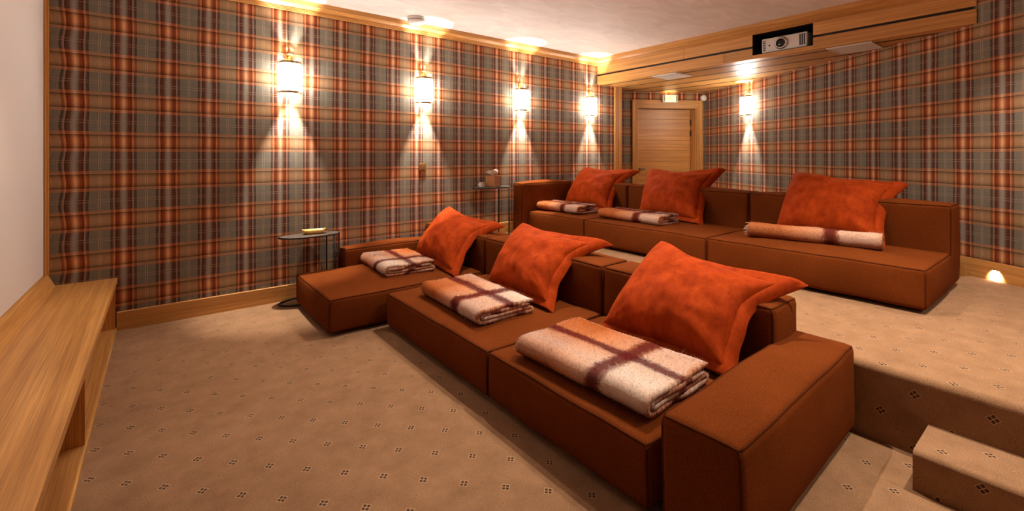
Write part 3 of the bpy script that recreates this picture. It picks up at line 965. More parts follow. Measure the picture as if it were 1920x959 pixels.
# ================================================================ velvet cushions
def cushion(label, bl, br, tr, tl, tip, T=0.125, seed=0, curl=0.05):
    """flanged square cushion through four flange corners; local frame = world offset by the base point"""
    bl, br, tr, tl, tip = map(Vector, (bl, br, tr, tl, tip))
    base = (bl + br) / 2
    c = 0.87
    nrm = ((br - bl).cross(tl - bl)).normalized()
    if nrm.x > 0:
        nrm = -nrm                       # front side looks towards the screen (-x)
    ctr = (bl + br + tr + tl) / 4

    def surf(u, v):
        # pull the middle of each side in a little, like a stuffed cover
        eu, ev = max(0.0, abs(u) - c), max(0.0, abs(v) - c)
        fu = 0.85 if u < 0 else 0.0                                 # left border tucked behind
        fv = 0.85 * max(0.0, min(1.0, 0.45 - u * 0.9)) if v > 0 else 0.0   # top border too, except towards the right tip
        u0, v0 = u, v
        kr = 1 - 0.15 * max(0.0, -u) ** 4 * max(0.0, v) ** 4         # the tucked corner is round
        u, v = u * kr, v * kr
        u = math.copysign(abs(u) - eu * fu, u) / (1 - (1 - c) * fu)
        v = math.copysign(abs(v) - ev * fv, v) / (1 - (1 - c) * fv)
        uu = u * (1 - (0.045 if u < 0 else 0.085) * (1 - v * v))
        vv = v * (1 - 0.055 * (1 - u * u))
        a, b = (uu + 1) / 2, (vv + 1) / 2
        p = bl * (1 - a) * (1 - b) + br * a * (1 - b) + tr * a * b + tl * (1 - a) * b
        # belly sags: whole sheet bows backwards over the sofa back, forwards low down
        p = p + nrm * (0.045 * math.cos(v * 1.5) - 0.02)
        e = eu / (1 - c)
        p = p - nrm * (curl * (e * e if u0 > 0 else 0.0) + 0.34 * (eu * fu + ev * fv))
        # the free corner flops out into a point
        sw = max(0.0, min(1.0, (u0 + 0.25) / 1.25)) ** 1.5 * max(0.0, min(1.0, (v0 - 0.40) / 0.60)) ** 1.5
        p = p + (tip - tr) * sw - nrm * 0.03 * sw
        n = mnoise.noise_vector(Vector((u0 * 1.7 + seed * 5.1, v0 * 1.7, seed)))
        return p + n * 0.014

    def puff(u, v, k):
        a, b = min(1, abs(u) / c), min(1, abs(v) / c)
        t = T * ((1 - a ** 2.6) * (1 - b ** 2.6)) ** 0.55
        t *= 1.0 - 0.22 * v
        ed = max(a, b)
        wr = mnoise.noise(Vector((u * 3.2 + seed * 2.3, v * 3.2, 3.1 + k))) * 0.018 + mnoise.noise(Vector((u * 8 + seed, v * 6, 9.2 + k))) * 0.007 * ed
        # creases running in from the gathered corners
        ang = math.atan2(abs(v) - c, abs(u) - c)
        wr += 0.016 * math.sin(ang * 16 + seed) * max(0, ed - 0.55) * (1 - ed) * 8 * min(a, b) ** 2
        return t + wr * (1 - ed ** 6) + 0.003

    n = 44
    V, F = [], []
    g = [-c + 2 * c * i / n for i in range(n + 1)]
    for side in (1, -1):
        k0 = len(V)
        for i in range(n + 1):
            for j in range(n + 1):
                h = puff(g[i], g[j], side)
                V.append(tuple(surf(g[i], g[j]) + nrm * (side * h * (1.0 if side > 0 else 0.45))))
        for i in range(n):
            for j in range(n):
                F.append((k0 + i * (n + 1) + j, k0 + (i + 1) * (n + 1) + j, k0 + (i + 1) * (n + 1) + j + 1, k0 + i * (n + 1) + j + 1))
    K = (n + 1) ** 2
    ring = [i * (n + 1) for i in range(n + 1)] + [n * (n + 1) + j for j in range(1, n + 1)] + [i * (n + 1) + n for i in range(n - 1, -1, -1)] + [j for j in range(n - 1, 0, -1)]
    for a, b in zip(ring, ring[1:] + ring[:1]):
        F.append((a, b, b + K, a + K))
    t = thing('velvet_cushion', label, 'cushion', tuple(base), group='burnt orange velvet cushions')
    part(t, 'cover', (V, F), M['velvet'], smooth=True, world=True)
    # flange: a thin flat border all the way round
    V, F = [], []
    m = 4
    per = []
    s = 34
    for i in range(s):
        per.append((-1 + 2 * i / s, -1))
    for i in range(s):
        per.append((1, -1 + 2 * i / s))
    for i in range(s):
        per.append((1 - 2 * i / s, 1))
    for i in range(s):
        per.append((-1, 1 - 2 * i / s))
    for side in (1, -1):
        for (a, b) in per:
            for q in range(m + 1):
                f = (c - 0.02) + (1 - c + 0.02) * q / m
                wav = 0.004 * math.sin((a * 7 + b * 9) * 1.3 + seed) * (q / m)
                V.append(tuple(surf(a * f, b * f) + nrm * (side * 0.0035 + wav)))
    NP = len(per)
    W = m + 1
    for side in (0, 1):
        k0 = side * NP * W
        for i in range(NP):
            j = (i + 1) % NP
            for q in range(m):
                F.append((k0 + i * W + q, k0 + j * W + q, k0 + j * W + q + 1, k0 + i * W + q + 1))
    for i in range(NP):
        j = (i + 1) % NP
        F.append((i * W + m, j * W + m, NP * W + j * W + m, NP * W + i * W + m))
        F.append((i * W, j * W, NP * W + j * W, NP * W + i * W))
    part(t, 'flange', (V, F), M['velvet'], smooth=True, world=True)
    return t


cushion('burnt orange velvet cushion leaning on the lower sofa beside its chaise end',
        (2.225, 4.61, 0.345), (2.215, 3.70, 0.340), (2.68, 3.87, 0.752), (2.82, 4.80, 0.872), (2.745, 3.68, 0.803), seed=1)
cushion('burnt orange velvet cushion on the middle seat of the lower sofa',
        (2.23, 3.22, 0.345), (2.225, 2.41, 0.345), (2.69, 2.53, 0.758), (2.79, 3.40, 0.850), (2.77, 2.32, 0.824), seed=2)
cushion('burnt orange velvet cushion beside the wide low armrest of the lower sofa',
        (2.225, 1.96, 0.345), (2.235, 1.10, 0.350), (2.655, 1.10, 0.728), (2.84, 1.915, 0.888), (2.76, 0.962, 0.816), seed=3)
cushion('burnt orange velvet cushion next to the tall arm of the platform sofa',
        (4.60, 4.70, 0.735), (4.585, 3.83, 0.728), (5.157, 4.02, 1.228), (5.24, 4.86, 1.305), (5.245, 3.89, 1.303), seed=4)
cushion('burnt orange velvet cushion on the middle seat of the platform sofa',
        (4.60, 3.42, 0.735), (4.59, 2.58, 0.728), (5.155, 2.76, 1.225), (5.245, 3.695, 1.305), (5.29, 2.705, 1.345), seed=5)
cushion('burnt orange velvet cushion behind the rolled throw on the platform sofa',
        (4.60, 1.875, 0.735), (4.62, 1.045, 0.735), (5.162, 1.06, 1.235), (5.245, 1.955, 1.305), (5.185, 1.005, 1.255), seed=6)


# ================================================================ mohair throws
def offset_path(P, h):
    """closed outline of a ribbon of half thickness h about a 2d path, with rounded tips"""
    n = len(P)
    L_, R_ = [], []
    for i in range(n):
        a = P[max(i - 1, 0)]
        b = P[min(i + 1, n - 1)]
        d = Vector((b[0] - a[0], b[1] - a[1]))
        d.normalize()
        nn = Vector((-d.y, d.x))
        k = h * min(1.0, 0.35 + 0.65 * min(i, n - 1 - i) / 2.0)
        L_.append((P[i][0] + nn.x * k, P[i][1] + nn.y * k))
        R_.append((P[i][0] - nn.x * k, P[i][1] - nn.y * k))
    return L_ + R_[::-1]


def throw_mesh(path, h, length, seed, vscale, v0, nseg=34):
    """ribbon swept along local y in [-length/2, length/2]; returns verts, faces, uv per vertex"""
    s = [0.0]
    for a, b in zip(path[:-1], path[1:]):
        s.append(s[-1] + math.hypot(b[0] - a[0], b[1] - a[1]))
    out = offset_path(path, h)
    arc = s + s[::-1]
    n = len(out)
    V, F, U = [], [], []
    for k in range(nseg + 1):
        t = k / nseg
        y = (t - 0.5) * length
        for (x, z), a in zip(out, arc):
            p = Vector((x, y, z))
            d = mnoise.noise_vector(Vector((x * 7 + seed, y * 5, a * 2.0))) * 0.007 + mnoise.noise_vector(Vector((x * 30 + seed, y * 30, a * 9))) * 0.0025
            p += Vector((d.x, d.y + 0.012 * mnoise.noise(Vector((a * 6, seed, t * 2))), abs(d.z) * 0.6 if z < 0.03 else d.z))
            p.z = max(p.z, 0.002)
            V.append(p)
            U.append((1 - t, v0 + a * vscale))
    for k in range(nseg):
        for i in range(n):
            j = (i + 1) % n
            F.append((k * n + i, k * n + j, (k + 1) * n + j, (k + 1) * n + i))
    m = n // 2
    for k in (0, nseg):
        for i in range(m - 1):
            F.append((k * n + i, k * n + i + 1, k * n + n - 2 - i, k * n + n - 1 - i))
    return V, F, U


def fold_path(w, h):
    """four layers: outer U and inner U nested, opening to the back; x from 0 (front fold) to w (back)"""
    zs = [h * 1.0, h * 3.1, h * 5.2, h * 7.3]          # layer heights, bottom to top
    P = []

    def seg(x0, x1, z, n=14, sag=0.0):
        for i in range(n + 1):
            t = i / n
            P.append((x0 + (x1 - x0) * t, z - sag * math.sin(math.pi * t)))

    def arc(cx, z0, z1, sign, n=7):
        r = (z1 - z0) / 2
        cz = (z0 + z1) / 2
        for i in range(1, n):
            a = math.pi / 2 - math.pi * i / n
            P.append((cx + sign * abs(r) * math.cos(a) * 0.95, cz + r * math.sin(a)))
    R = (zs[3] - zs[0]) / 2
    seg(w, R, zs[3], sag=0.004)
    arc(R, zs[0], zs[3], -1)
    seg(R, w - 0.02, zs[0])
    arc(w - 0.02, zs[1], zs[0], 1, 5)
    r2 = (zs[2] - zs[1]) / 2
    seg(w - 0.02, R + 0.012, zs[1])
    arc(R + 0.012, zs[2], zs[1], -1, 5)
    seg(R + 0.012, w - 0.035, zs[2])
    return P


def roll_path(R, turns, h):
    P = []
    N = int(turns * 26)
    for i in range(N + 1):
        t = i / N
        a = 2 * math.pi * turns * t + 2.2
        r = R - h - (R - h - 0.016) * t
        P.append((r * math.cos(a), R + r * math.sin(a)))
    return P


def throw(label, path, h, length, loc, rotz, seed, vscale, v0, fringe_left=True, nh=16000, outer=None):
    t = thing('throw_blanket', label, 'blanket', loc, rotz, group='mohair check throws')
    V, F, U = throw_mesh(path, h, length, seed, vscale, v0)
    part(t, 'cloth', (V, F), M['mohair'], smooth=True, uvs=U)
    # brushed pile: fine hairs standing off the cloth
    R = random.Random(seed)
    HV, HF, HU, HN = [], [], [], []
    top = 7.3 * h
    if outer is None:
        outer = lambda p: p.z > top or p.x < 0.018 or p.z < h
    for _ in range(nh * 3):
        if len(HF) > nh * 2:
            break
        q = F[R.randrange(len(F))]
        a, b, c_, d = [V[i] for i in (q if len(q) == 4 else q + (q[-1],))]
        s_, w_ = R.random(), R.random()
        p = (a * (1 - s_) + b * s_) * (1 - w_) + (d * (1 - s_) + c_ * s_) * w_
        if not outer(p) and abs(p.y) < length / 2 - 0.012:
            continue
        n = (b - a).cross(d - a)
        if n.length < 1e-9:
            continue
        n.normalize()
        if n.z < 0 and p.z > 0.11:
            n = -n
        cen = Vector((0.2, p.y, 0.05))
        if n.dot(p - cen) < 0:
            n = -n
        dirv = (n * 0.45 + Vector((R.uniform(-1, 1), R.uniform(-1, 1), R.uniform(-0.7, 0.8))) * 0.75).normalized()
        L_ = R.uniform(0.006, 0.017) if R.random() < 0.9 else R.uniform(0.018, 0.034)
        tip = p + dirv * L_
        tip.z = max(tip.z, 0.001)
        sd = dirv.cross(Vector((R.uniform(-1, 1), R.uniform(-1, 1), R.uniform(-1, 1))))
        if sd.length < 1e-6:
            continue
        sd = sd.normalized() * 0.0006
        k = len(HV)
        mid = p + dirv * L_ * 0.55 + Vector((R.uniform(-1, 1), R.uniform(-1, 1), 0)) * 0.003
        HV += [p - sd, p + sd, mid + sd * 0.7, mid - sd * 0.7, tip]
        HF += [(k, k + 1, k + 2, k + 3), (k + 3, k + 2, k + 4)]
        u = U[q[0]]
        HU += [u] * 5
        HN += [n] * 5
    hz = part(t, 'brushed_pile', (HV, HF), M['pile'], uvs=HU, recalc=False)
    hz['kind'] = 'stuff'
    for p_ in hz.data.polygons:
        p_.use_smooth = True
    hz.data.normals_split_custom_set_from_vertices([tuple(q) for q in HN])      # hairs are lit like the cloth they stand on
    # twisted fringe along one short end
    FV, FF, FU = [], [], []
    n2 = len(offset_path(path, h))
    ends = [34] if fringe_left else [0]
    for k in ends:
        for i in range(0, n2 // 2, 1):
            if R.random() < 0.35:
                continue
            p = V[k * n2 + i]
            sg = 1 if k else -1
            q = [p + Vector((0, -0.01 * sg, 0))]
            dz, dx = R.uniform(-0.012, 0.0), R.uniform(-0.012, 0.012)
            for s_ in range(1, 5):
                e = q[-1] + Vector((dx * 0.5 + R.uniform(-.004, .004), 0.011 * sg, dz * 0.6 * s_ / 2 + R.uniform(-.003, .003)))
                e.z = max(e.z, 0.004)
                q.append(e)
            sv, sf = tube(q, [0.0035, 0.0038, 0.003, 0.0024, 0.001], 5)
            k0 = len(FV)
            FV += sv
            FF += [tuple(x + k0 for x in w) for w in sf]
            FU += [(0.02 if R.random() < 0.5 else 0.9, 0.1 + R.random() * 0.3)] * len(sv)
    fr = part(t, 'fringe', (FV, FF), M['mohair'], smooth=True, uvs=FU)
    fr['kind'] = 'stuff'
    return t


SZ = 0.327
throw('folded cream, tan and plum check mohair throw on the chaise end of the lower sofa', fold_path(0.50, 0.0125), 0.0125, 0.72, (1.70, 4.38, SZ), math.radians(-4), 1, -1.9, 0.96)
throw('folded cream, tan and plum check mohair throw on the middle seat of the lower sofa', fold_path(0.47, 0.0125), 0.0125, 0.86, (1.70, 2.94, SZ - 0.004), math.radians(-2), 2, 1.5, 0.22)
throw('folded cream, tan and plum check mohair throw against the wide low armrest', fold_path(0.52, 0.0125), 0.0125, 0.85, (1.635, 1.59, SZ - 0.004), math.radians(2), 3, -1.85, 0.98)
throw('folded check mohair throw with a fringe next to the tall arm of the platform sofa', fold_path(0.37, 0.0125), 0.0125, 0.76, (4.18, 4.375, ZP + SZ), 0, 4, 1.25, 0.33)
throw('folded check mohair throw on the middle seat of the platform sofa', fold_path(0.36, 0.0125), 0.0125, 0.86, (4.19, 3.25, ZP + SZ - 0.004), math.radians(-2), 5, 1.25, 0.38)
throw('rolled up tan and plum mohair throw lying on the platform sofa', roll_path(0.078, 2.6, 0.011), 0.011, 0.95, (4.40, 1.49, ZP + SZ - 0.01), math.radians(9), 6, 0.5, 0.66, nh=14000, outer=lambda p: math.hypot(p.x, p.z - 0.078) > 0.062)


# ================================================================ oval side tables and what stands on them
def side_table(label, cx_, cy_, z0, rx=0.285, ry=0.135, H_=0.66):
    t = thing('side_table', label, 'table', (cx_, cy_, z0), group='black oval side tables')
    el = lambda a, k=1.0: (rx * k * math.cos(a), ry * k * math.sin(a))
    poly = [el(2 * math.pi * i / 48) for i in range(48)]
    part(t, 'top', prism(poly, H_ - 0.010, H_ - 0.001), M['tabletop'])
    part(t, 'rim', tube([(*el(2 * math.pi * i / 48), H_ - 0.008) for i in range(48)], 0.0085, 8, True), M['iron'], smooth=True)
    part(t, 'base_ring', tube([(*el(2 * math.pi * i / 48), 0.0095) for i in range(48)], 0.009, 8, True), M['iron'], smooth=True)
    for a in (-0.72, 0.0, 0.85):
        x, y = el(a)
        part(t, 'leg', tube([(x, y, 0.01), (x, y, H_ - 0.01)], 0.0085, 8), M['iron'], smooth=True)
    return t


side_table('black iron oval side table with a gold tray, between the chaise and the plaid wall', 1.245, 4.855, 0.0)
side_table('black iron oval side table with a tissue box, beside the tall sofa arm', 3.475, 4.845, ZP)

tr = thing('tray', 'small gold boat shaped tray lying on the oval side table', 'tray', (1.285, 4.875, 0.6605), math.radians(-8))
V, F = [], []
n = 40
prof = [(0.0, 0.0), (0.72, 0.0), (0.9, 0.012), (1.0, 0.032), (0.93, 0.032), (0.83, 0.016), (0.66, 0.008), (0.0, 0.008)]
for k, zz in prof:
    for i in range(n):
        a = 2 * math.pi * i / n
        ca, sa = math.cos(a), math.sin(a)
        V.append((0.112 * k * math.copysign(abs(ca) ** 0.6, ca), 0.045 * k * math.copysign(abs(sa) ** 0.6, sa), zz * 1.35 + (0.008 * abs(ca) ** 4 if k > 0.85 else 0)))
for r_ in range(len(prof) - 1):
    for i in range(n):
        j = (i + 1) % n
        F.append((r_ * n + i, r_ * n + j, (r_ + 1) * n + j, (r_ + 1) * n + i))
part(tr, 'dish', (V, F), M['gold'], smooth=True)

jar = thing('trinket_jar', 'small round cut glass jar with a silver lid beside the tissue box', 'jar', (3.325, 4.865, ZP + 0.661))
jb = []
for i in range(7):
    jb += [(0.050 + 0.002 * (i % 2), 0.004 + i * 0.0065)]
part(jar, 'body', lathe([(0.044, 0.0)] + jb + [(0.048, 0.048), (0.0, 0.048)], 28), M['silver'])
for i in range(14):
    a = 2 * math.pi * i / 14
    part(jar, 'stud', xform(lathe([(0.006, 0), (0.004, 0.004), (0, 0.005)], 8), Matrix.Translation((0.051 * math.cos(a), 0.051 * math.sin(a), 0.024)) @ Matrix.Rotation(a, 4, 'Z') @ Matrix.Rotation(math.radians(90), 4, 'Y')), M['chrome'])
part(jar, 'lid', lathe([(0.052, 0.049), (0.054, 0.056), (0.052, 0.064), (0.040, 0.069), (0.0, 0.070)], 28), M['chrome'])

tb = thing('tissue_box', 'brown leather cube tissue box with a white tissue pulled out', 'tissue box', (3.50, 4.85, ZP + 0.661), math.radians(20))
part(tb, 'box', bbox(-0.072, 0.072, -0.072, 0.072, 0, 0.145, 0.005), M['leather'])
part(tb, 'slot_rim', xform(lathe([(0.036, 0.1445), (0.036, 0.148), (0.028, 0.148), (0.028, 0.146)], 24), Matrix.Scale(1.2, 4, (1, 0, 0))), M['leather'])
V, F = [], []
n, m = 22, 9
for j in range(m + 1):
    t_ = j / m
    for i in range(n):
        a = 2 * math.pi * i / n
        k = 0.022 + 0.058 * t_ ** 0.8
        wob_ = (0.016 * math.sin(3 * a + 1.0) + 0.010 * math.sin(7 * a + 2) + 0.006 * math.sin(11 * a)) * t_
        V.append(((k + wob_) * math.cos(a) * 1.15, (k + wob_) * math.sin(a) * 0.8, 0.145 + 0.055 * t_ ** 0.7 + (0.018 * math.sin(2 * a + 0.6) + 0.012 * math.sin(5 * a)) * t_))
for j in range(m):
    for i in range(n):
        F.append((j * n + i, j * n + (i + 1) % n, (j + 1) * n + (i + 1) % n, (j + 1) * n + i))
V.append((0.0, 0.0, 0.180))
F += [(m * n + i, m * n + (i + 1) % n, len(V) - 1) for i in range(n)]
part(tb, 'tissue', (V, F), M['tissue'], smooth=True)


# ================================================================ wall sconces
def sconce(label, loc, rotz):
    """local: wall plane at y=0, room towards -y, shade centred on z=0"""
    t = thing('wall_sconce', label, 'wall lamp', loc, rotz, group='brass and opal glass wall lamps')
    R, hh = 0.096, 0.140
    n = 28
    pts = []
    for i in range(n + 1):
        a = math.pi * i / n
        ca, sa = math.cos(a), math.sin(a)
        pts.append((R * math.copysign(abs(ca) ** 0.75, ca), -0.022 - 0.105 * abs(sa) ** 0.75))

    def shell(k0, k1, z0, z1):
        V = []
        for k in (k0, k1):
            for z in (z0, z1):
                for x, y in pts:
                    V.append((x * k, -0.022 + (y + 0.022) * k, z))
        N_ = n + 1
        F = []
        for i in range(n):
            F += [(i, i + 1, N_ + i + 1, N_ + i), (2 * N_ + i, 3 * N_ + i, 3 * N_ + i + 1, 2 * N_ + i + 1),
                  (i, 2 * N_ + i, 2 * N_ + i + 1, i + 1), (N_ + i, N_ + i + 1, 3 * N_ + i + 1, 3 * N_ + i)]
        F += [(0, N_, 3 * N_, 2 * N_), (n, 2 * N_ + n, 3 * N_ + n, N_ + n)]
        return V, F
    part(t, 'shade', shell(0.955, 1.0, -hh, hh), M['shade'], smooth=False, label='lit white opal glass shade')
    part(t, 'band', shell(0.95, 1.035, hh - 0.004, hh + 0.018), M['brass'], label='ribbed brass top band')
    part(t, 'band', shell(0.95, 1.035, -hh - 0.018, -hh + 0.004), M['brass'], label='ribbed brass bottom band')
    for s_ in (-1, 1):
        for z in (hh + 0.004, -hh - 0.006):
            part(t, 'knob', xform(lathe([(0.008, 0), (0.010, 0.006), (0.006, 0.016), (0, 0.018)], 12), Matrix.Translation((s_ * 0.099, -0.026, z)) @ Matrix.Rotation(s_ * math.radians(90), 4, 'Y')), M['brass'], smooth=True)
    part(t, 'back_plate', bbox(-0.03, 0.03, -0.012, -0.001, -0.06, hh + 0.10, 0.003), M['brass'])
    part(t, 'arm', merge(tube([(0, -0.012, hh + 0.05), (0, -0.05, hh + 0.052), (0, -0.075, hh + 0.035), (0, -0.075, hh + 0.012)], 0.007, 10), tube([(-0.09, -0.04, hh + 0.012), (0, -0.075, hh + 0.014), (0.09, -0.04, hh + 0.012)], 0.004, 8)), M['brass'], smooth=True)
    ring = [(0.040 * math.cos(2 * math.pi * i / 32), -0.030, hh + 0.062 + 0.040 * math.sin(2 * math.pi * i / 32)) for i in range(32)]
    part(t, 'ring', tube(ring, 0.0055, 8, True), M['brass'], smooth=True)
    part(t, 'boss', xform(lathe([(0.016, 0), (0.016, 0.008), (0.009, 0.018), (0, 0.02)], 16), Matrix.Translation((0, -0.012, hh + 0.07)) @ Matrix.Rotation(math.radians(90), 4, 'X')), M['brass'], smooth=True)
    for s_ in (-1, 1):
        ld = bpy.data.lights.new('sconce_bulb', 'SPOT')
        ld.energy = SCONCE_W * (1.0 if s_ < 0 else 0.7)
        ld.color = (1.0, 0.90, 0.79)
        ld.spot_size = math.radians(52)
        ld.spot_blend = 0.65
        ld.shadow_soft_size = 0.012
        lo = bpy.data.objects.new('bulb_light', ld)
        col.objects.link(lo)
        lo.parent = t
        lo.location = (0, -0.082, s_ * 0.09)
        lo.rotation_euler = (0 if s_ < 0 else math.pi, 0, 0)
    return t


ZSC = 2.228
sc_labels = ['brass and opal glass wall lamp above the oval table with the gold tray', 'brass and opal glass wall lamp straight above the bronze wall socket',
             'brass and opal glass wall lamp above the tissue box table', 'brass and opal glass wall lamp on the long wall next to the oak beam']
for x, lb in zip((1.085, 2.567, 4.072, 5.505), sc_labels):
    sconce(lb, (x, YA, ZSC), 0.0)
wl = W0 + WD * ((Vector((7.292, 3.385)) - W0).dot(WD))
sconce('brass and opal glass wall lamp on the slanting wall behind the platform sofa', (wl.x, wl.y, ZSC), math.atan2(WD.y, WD.x) + math.pi)


# ================================================================ small fittings
sd = thing('smoke_detector', 'round white smoke detector on the ceiling beside the crown moulding', 'smoke detector', (2.37, 4.775, ZC - 0.002))
part(sd, 'base', lathe([(0.105, 0.0), (0.105, -0.022), (0.098, -0.026), (0, -0.026)], 40), M['white'], smooth=False)
part(sd, 'gap', lathe([(0.092, -0.026), (0.092, -0.034), (0, -0.034)], 40), M['vent'])
part(sd, 'cover', lathe([(0.100, -0.034), (0.100, -0.046), (0.088, -0.060), (0.05, -0.066), (0, -0.067)], 40), M['white'], smooth=True)

pj = thing('projector', 'silver home cinema projector sitting in a black niche in the oak beam', 'projector', (XB + 0.10, 2.225, NZ0))
pw = 0.245
part(pj, 'body', bbox(-0.05, 0.27, -pw, pw, 0.016, 0.185, 0.016, 3), M['projector'])
for fp in ((0.02, 0.18, 0), (0.02, -0.18, 0), (0.22, 0, 0)):
    part(pj, 'foot', lathe([(0.015, 0), (0.015, 0.02), (0, 0.02)], 12, fp), M['vent'])
LM = Matrix.Translation((-0.05, 0.025, 0.10)) @ Matrix.Rotation(math.radians(-90), 4, 'Y')
part(pj, 'lens_ring', xform(lathe([(0.070, -0.002), (0.070, 0.014), (0.062, 0.022), (0.050, 0.022), (0.047, 0.006), (0.047, 0.0)], 40), LM), M['chrome'], smooth=False)
part(pj, 'lens', xform(lathe([(0.048, 0.002), (0.044, 0.010), (0.030, 0.017), (0.012, 0.020), (0, 0.0205)], 36), LM), M['lens'], smooth=True)
for k in range(3):
    y = -0.172 - k * 0.022
    part(pj, 'vent_slot', box(-0.052, -0.046, y - 0.0075, y + 0.0075, 0.038, 0.164), M['vent'])
for k in range(6):
    part(pj, 'vent_slot', box(-0.0515, -0.046, 0.196, 0.232, 0.040 + k * 0.021, 0.052 + k * 0.021), M['vent'])
part(pj, 'sensor', xform(lathe([(0.009, 0), (0.009, 0.003), (0, 0.003)], 16), Matrix.Translation((-0.05, 0.155, 0.095)) @ Matrix.Rotation(math.radians(-90), 4, 'Y')), M['lens'])

for (ya, yb), lb in (((3.60, 4.00), 'flat white square speaker grille in the slatted soffit near the door'), ((1.395, 1.795), 'flat white square speaker grille in the slatted soffit beside the projector')):
    s_ = thing('ceiling_speaker', lb, 'speaker', (5.935, (ya + yb) / 2, ZS - 0.001), group='soffit speakers')
    part(s_, 'frame', merge(bbox(-0.2, 0.2, -0.2, -0.188, -0.014, 0, 0.002, 1), bbox(-0.2, 0.2, 0.188, 0.2, -0.014, 0, 0.002, 1), bbox(-0.2, -0.188, -0.188, 0.188, -0.014, 0, 0.002, 1), bbox(0.188, 0.2, -0.188, 0.188, -0.014, 0, 0.002, 1)), M['white'])
    part(s_, 'grille', box(-0.188, 0.188, -0.188, 0.188, -0.011, -0.001), M['grille'])

ex = thing('exit_sign', 'small lit golden exit sign mounted over the door casing', 'sign', tuple(dw(0.695, -0.005)) + (2.487,), math.atan2(DN.y, DN.x) + math.pi)
part(ex, 'case', bbox(-0.14, 0.14, -0.070, -0.026, -0.072, 0.072, 0.004), M['white'])
part(ex, 'panel', box(-0.122, 0.122, -0.073, -0.069, -0.054, 0.060), M['exitglow'], label='glowing yellow pictogram panel')
for a, b_ in ((-0.122, -0.105), (0.105, 0.122)):
    part(ex, 'panel_edge', box(a, b_, -0.0745, -0.072, -0.054, 0.060), M['exitgreen'])
# pictogram: a running figure, a doorway and an arrow
fig = [tube([(-0.020, -0.0745, 0.030), (-0.012, -0.0745, 0.005), (-0.030, -0.0745, -0.012), (-0.040, -0.0745, -0.034)], 0.005, 6), tube([(-0.012, -0.0745, 0.005), (0.008, -0.0745, -0.010), (0.004, -0.0745, -0.036)], 0.005, 6),
       tube([(-0.018, -0.0745, 0.026), (0.006, -0.0745, 0.014), (0.018, -0.0745, 0.024)], 0.004, 6), tube([(-0.018, -0.0745, 0.026), (-0.040, -0.0745, 0.016)], 0.004, 6),
       xform(lathe([(0.0, -0.003), (0.009, -0.002), (0.009, 0.002), (0, 0.003)], 12), Matrix.Translation((-0.010, -0.0745, 0.043)) @ Matrix.Rotation(math.radians(90), 4, 'X'))]
fig += [box(0.040, 0.046, -0.0755, -0.073, -0.04, 0.05), box(0.080, 0.086, -0.0755, -0.073, -0.04, 0.05), box(0.040, 0.086, -0.0755, -0.073, 0.044, 0.05)]
fig += [box(-0.095, -0.060, -0.0755, -0.073, 0.000, 0.008), prism([(-0.100, -0.0755), (-0.085, -0.0755), (-0.085, -0.073), (-0.100, -0.073)], -0.008, 0.016)]
part(ex, 'pictogram', merge(*fig), M['exitmark'])
xl = bpy.data.lights.new('exit_glow', 'AREA')
xl.shape = 'RECTANGLE'
xl.size, xl.size_y = 0.22, 0.03
xl.energy = 0.5
xl.color = (1.0, 0.72, 0.30)
xo = bpy.data.objects.new('sign_lamp', xl)
col.objects.link(xo)
xo.parent = ex
xo.location = (0, -0.05, 0.078)
xo.rotation_euler = (math.radians(180), 0, 0)

sc = thing('security_camera', 'small white dome sensor high in the corner right of the door', 'sensor', tuple(dw(0.055, -0.012)) + (2.505,), math.atan2(DN.y, DN.x) + math.pi)
part(sc, 'mount', bbox(-0.025, 0.025, -0.035, 0.012, -0.025, 0.045, 0.006), M['white'])
part(sc, 'head', xform(lathe([(0.0, -0.05), (0.035, -0.046), (0.052, -0.025), (0.056, 0.0), (0.052, 0.028), (0.034, 0.046), (0, 0.05)], 28), Matrix.Translation((-0.01, -0.075, 0.0)) @ Matrix.Rotation(math.radians(90), 4, 'X')), M['white'], smooth=True)
part(sc, 'lens', xform(lathe([(0.016, 0), (0.014, 0.006), (0, 0.008)], 16), Matrix.Translation((0.028, -0.115, 0.0)) @ Matrix.Rotation(math.radians(70), 4, 'X')), M['greybox'], smooth=True)


def wall_plate(label, loc, rotz, w):
    t = thing('wall_socket', label, 'socket', loc, rotz)
    part(t, 'plate', bbox(-w / 2, w / 2, -0.010, -0.001, -w / 2, w / 2, 0.002), M['darkbrass'])
    part(t, 'insert', bbox(-w * 0.3, w * 0.3, -0.0125, -0.009, -w * 0.3, w * 0.3, 0.001, 1), M['darkbrass'])
    for s_ in (-1, 1):
        part(t, 'screw', xform(lathe([(0.003, 0), (0.003, 0.0015), (0, 0.0015)], 10), Matrix.Translation((s_ * w * 0.4, -0.0095, 0)) @ Matrix.Rotation(math.radians(90), 4, 'X')), M['bronze'])
    return t


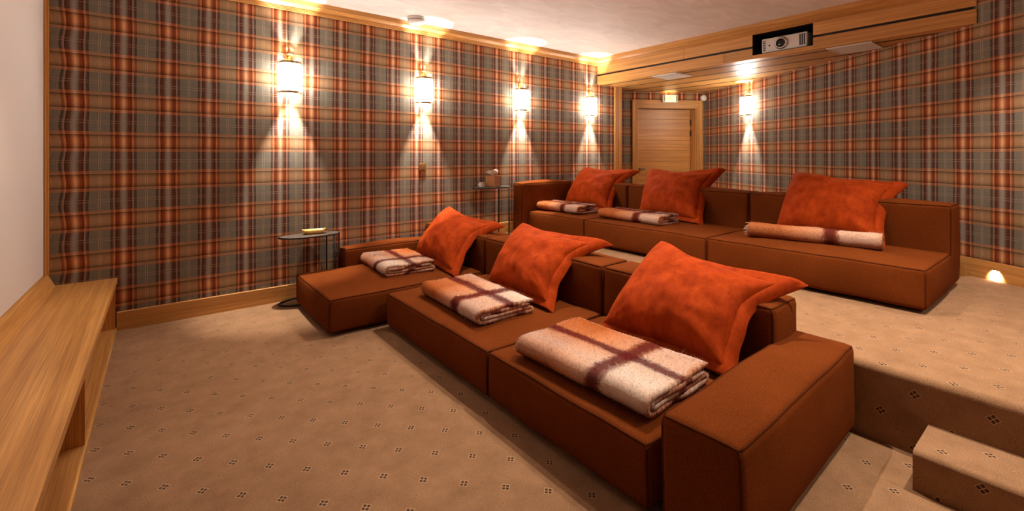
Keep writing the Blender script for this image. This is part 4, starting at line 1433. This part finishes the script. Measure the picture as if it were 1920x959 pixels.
wall_plate('square bronze wall socket on the plaid long wall under a lamp', (2.56, YA, 1.315), 0.0, 0.085)
wall_plate('square bronze light switch on the plaid strip left of the door', tuple(dw(1.483)) + (1.247,), math.atan2(DN.y, DN.x) + math.pi, 0.085)

# recessed light in the baseboard of the slanting wall
bl_t = (Vector((5.634, 0.509)) - W0).dot(WD)
fl = thing('step_light', 'tiny round recessed light shining in the baseboard by the carpet', 'light', tuple(W0 + WD * bl_t - Vector((WD.y, -WD.x)) * 0.018) + (ZP + 0.078,), math.atan2(WD.y, WD.x) + math.pi)
RX = Matrix.Rotation(math.radians(90), 4, 'X')
part(fl, 'bezel', xform(lathe([(0.020, 0), (0.020, 0.003), (0.014, 0.004), (0.013, 0.001)], 24), RX), M['chrome'])
part(fl, 'lens', xform(lathe([(0.012, 0.001), (0.010, 0.004), (0, 0.005)], 20), RX), M['led'])
sl = bpy.data.lights.new('step_spot', 'SPOT')
sl.energy = 95.0
sl.color = (1.0, 0.88, 0.74)
sl.spot_size = math.radians(130)
sl.spot_blend = 0.8
sl.shadow_soft_size = 0.01
so = bpy.data.objects.new('beam_light', sl)
col.objects.link(so)
so.parent = fl
so.location = (0, -0.012, 0)
so.rotation_euler = (math.radians(62), 0, 0)

# recessed ceiling downlights over the seats
for x, y, watts, deg, wh in DOWN:
    t = thing('ceiling_downlight', 'small round recessed ceiling downlight ' + wh, 'light', (x, y, ZC - 0.001), group='ceiling downlights')
    part(t, 'bezel', lathe([(0.045, 0.0), (0.045, -0.004), (0.034, -0.006), (0.033, -0.001)], 28), M['white'])
    part(t, 'lens', lathe([(0.032, -0.001), (0.030, -0.003), (0, -0.0035)], 24), M['led'])
    ld = bpy.data.lights.new('downlight', 'SPOT')
    ld.energy = watts
    ld.color = WARM
    ld.spot_size = math.radians(deg)
    ld.spot_blend = 0.7
    ld.shadow_soft_size = 0.03
    lo = bpy.data.objects.new('spot_light', ld)
    col.objects.link(lo)
    lo.parent = t
    lo.location = (0, 0, -0.012)
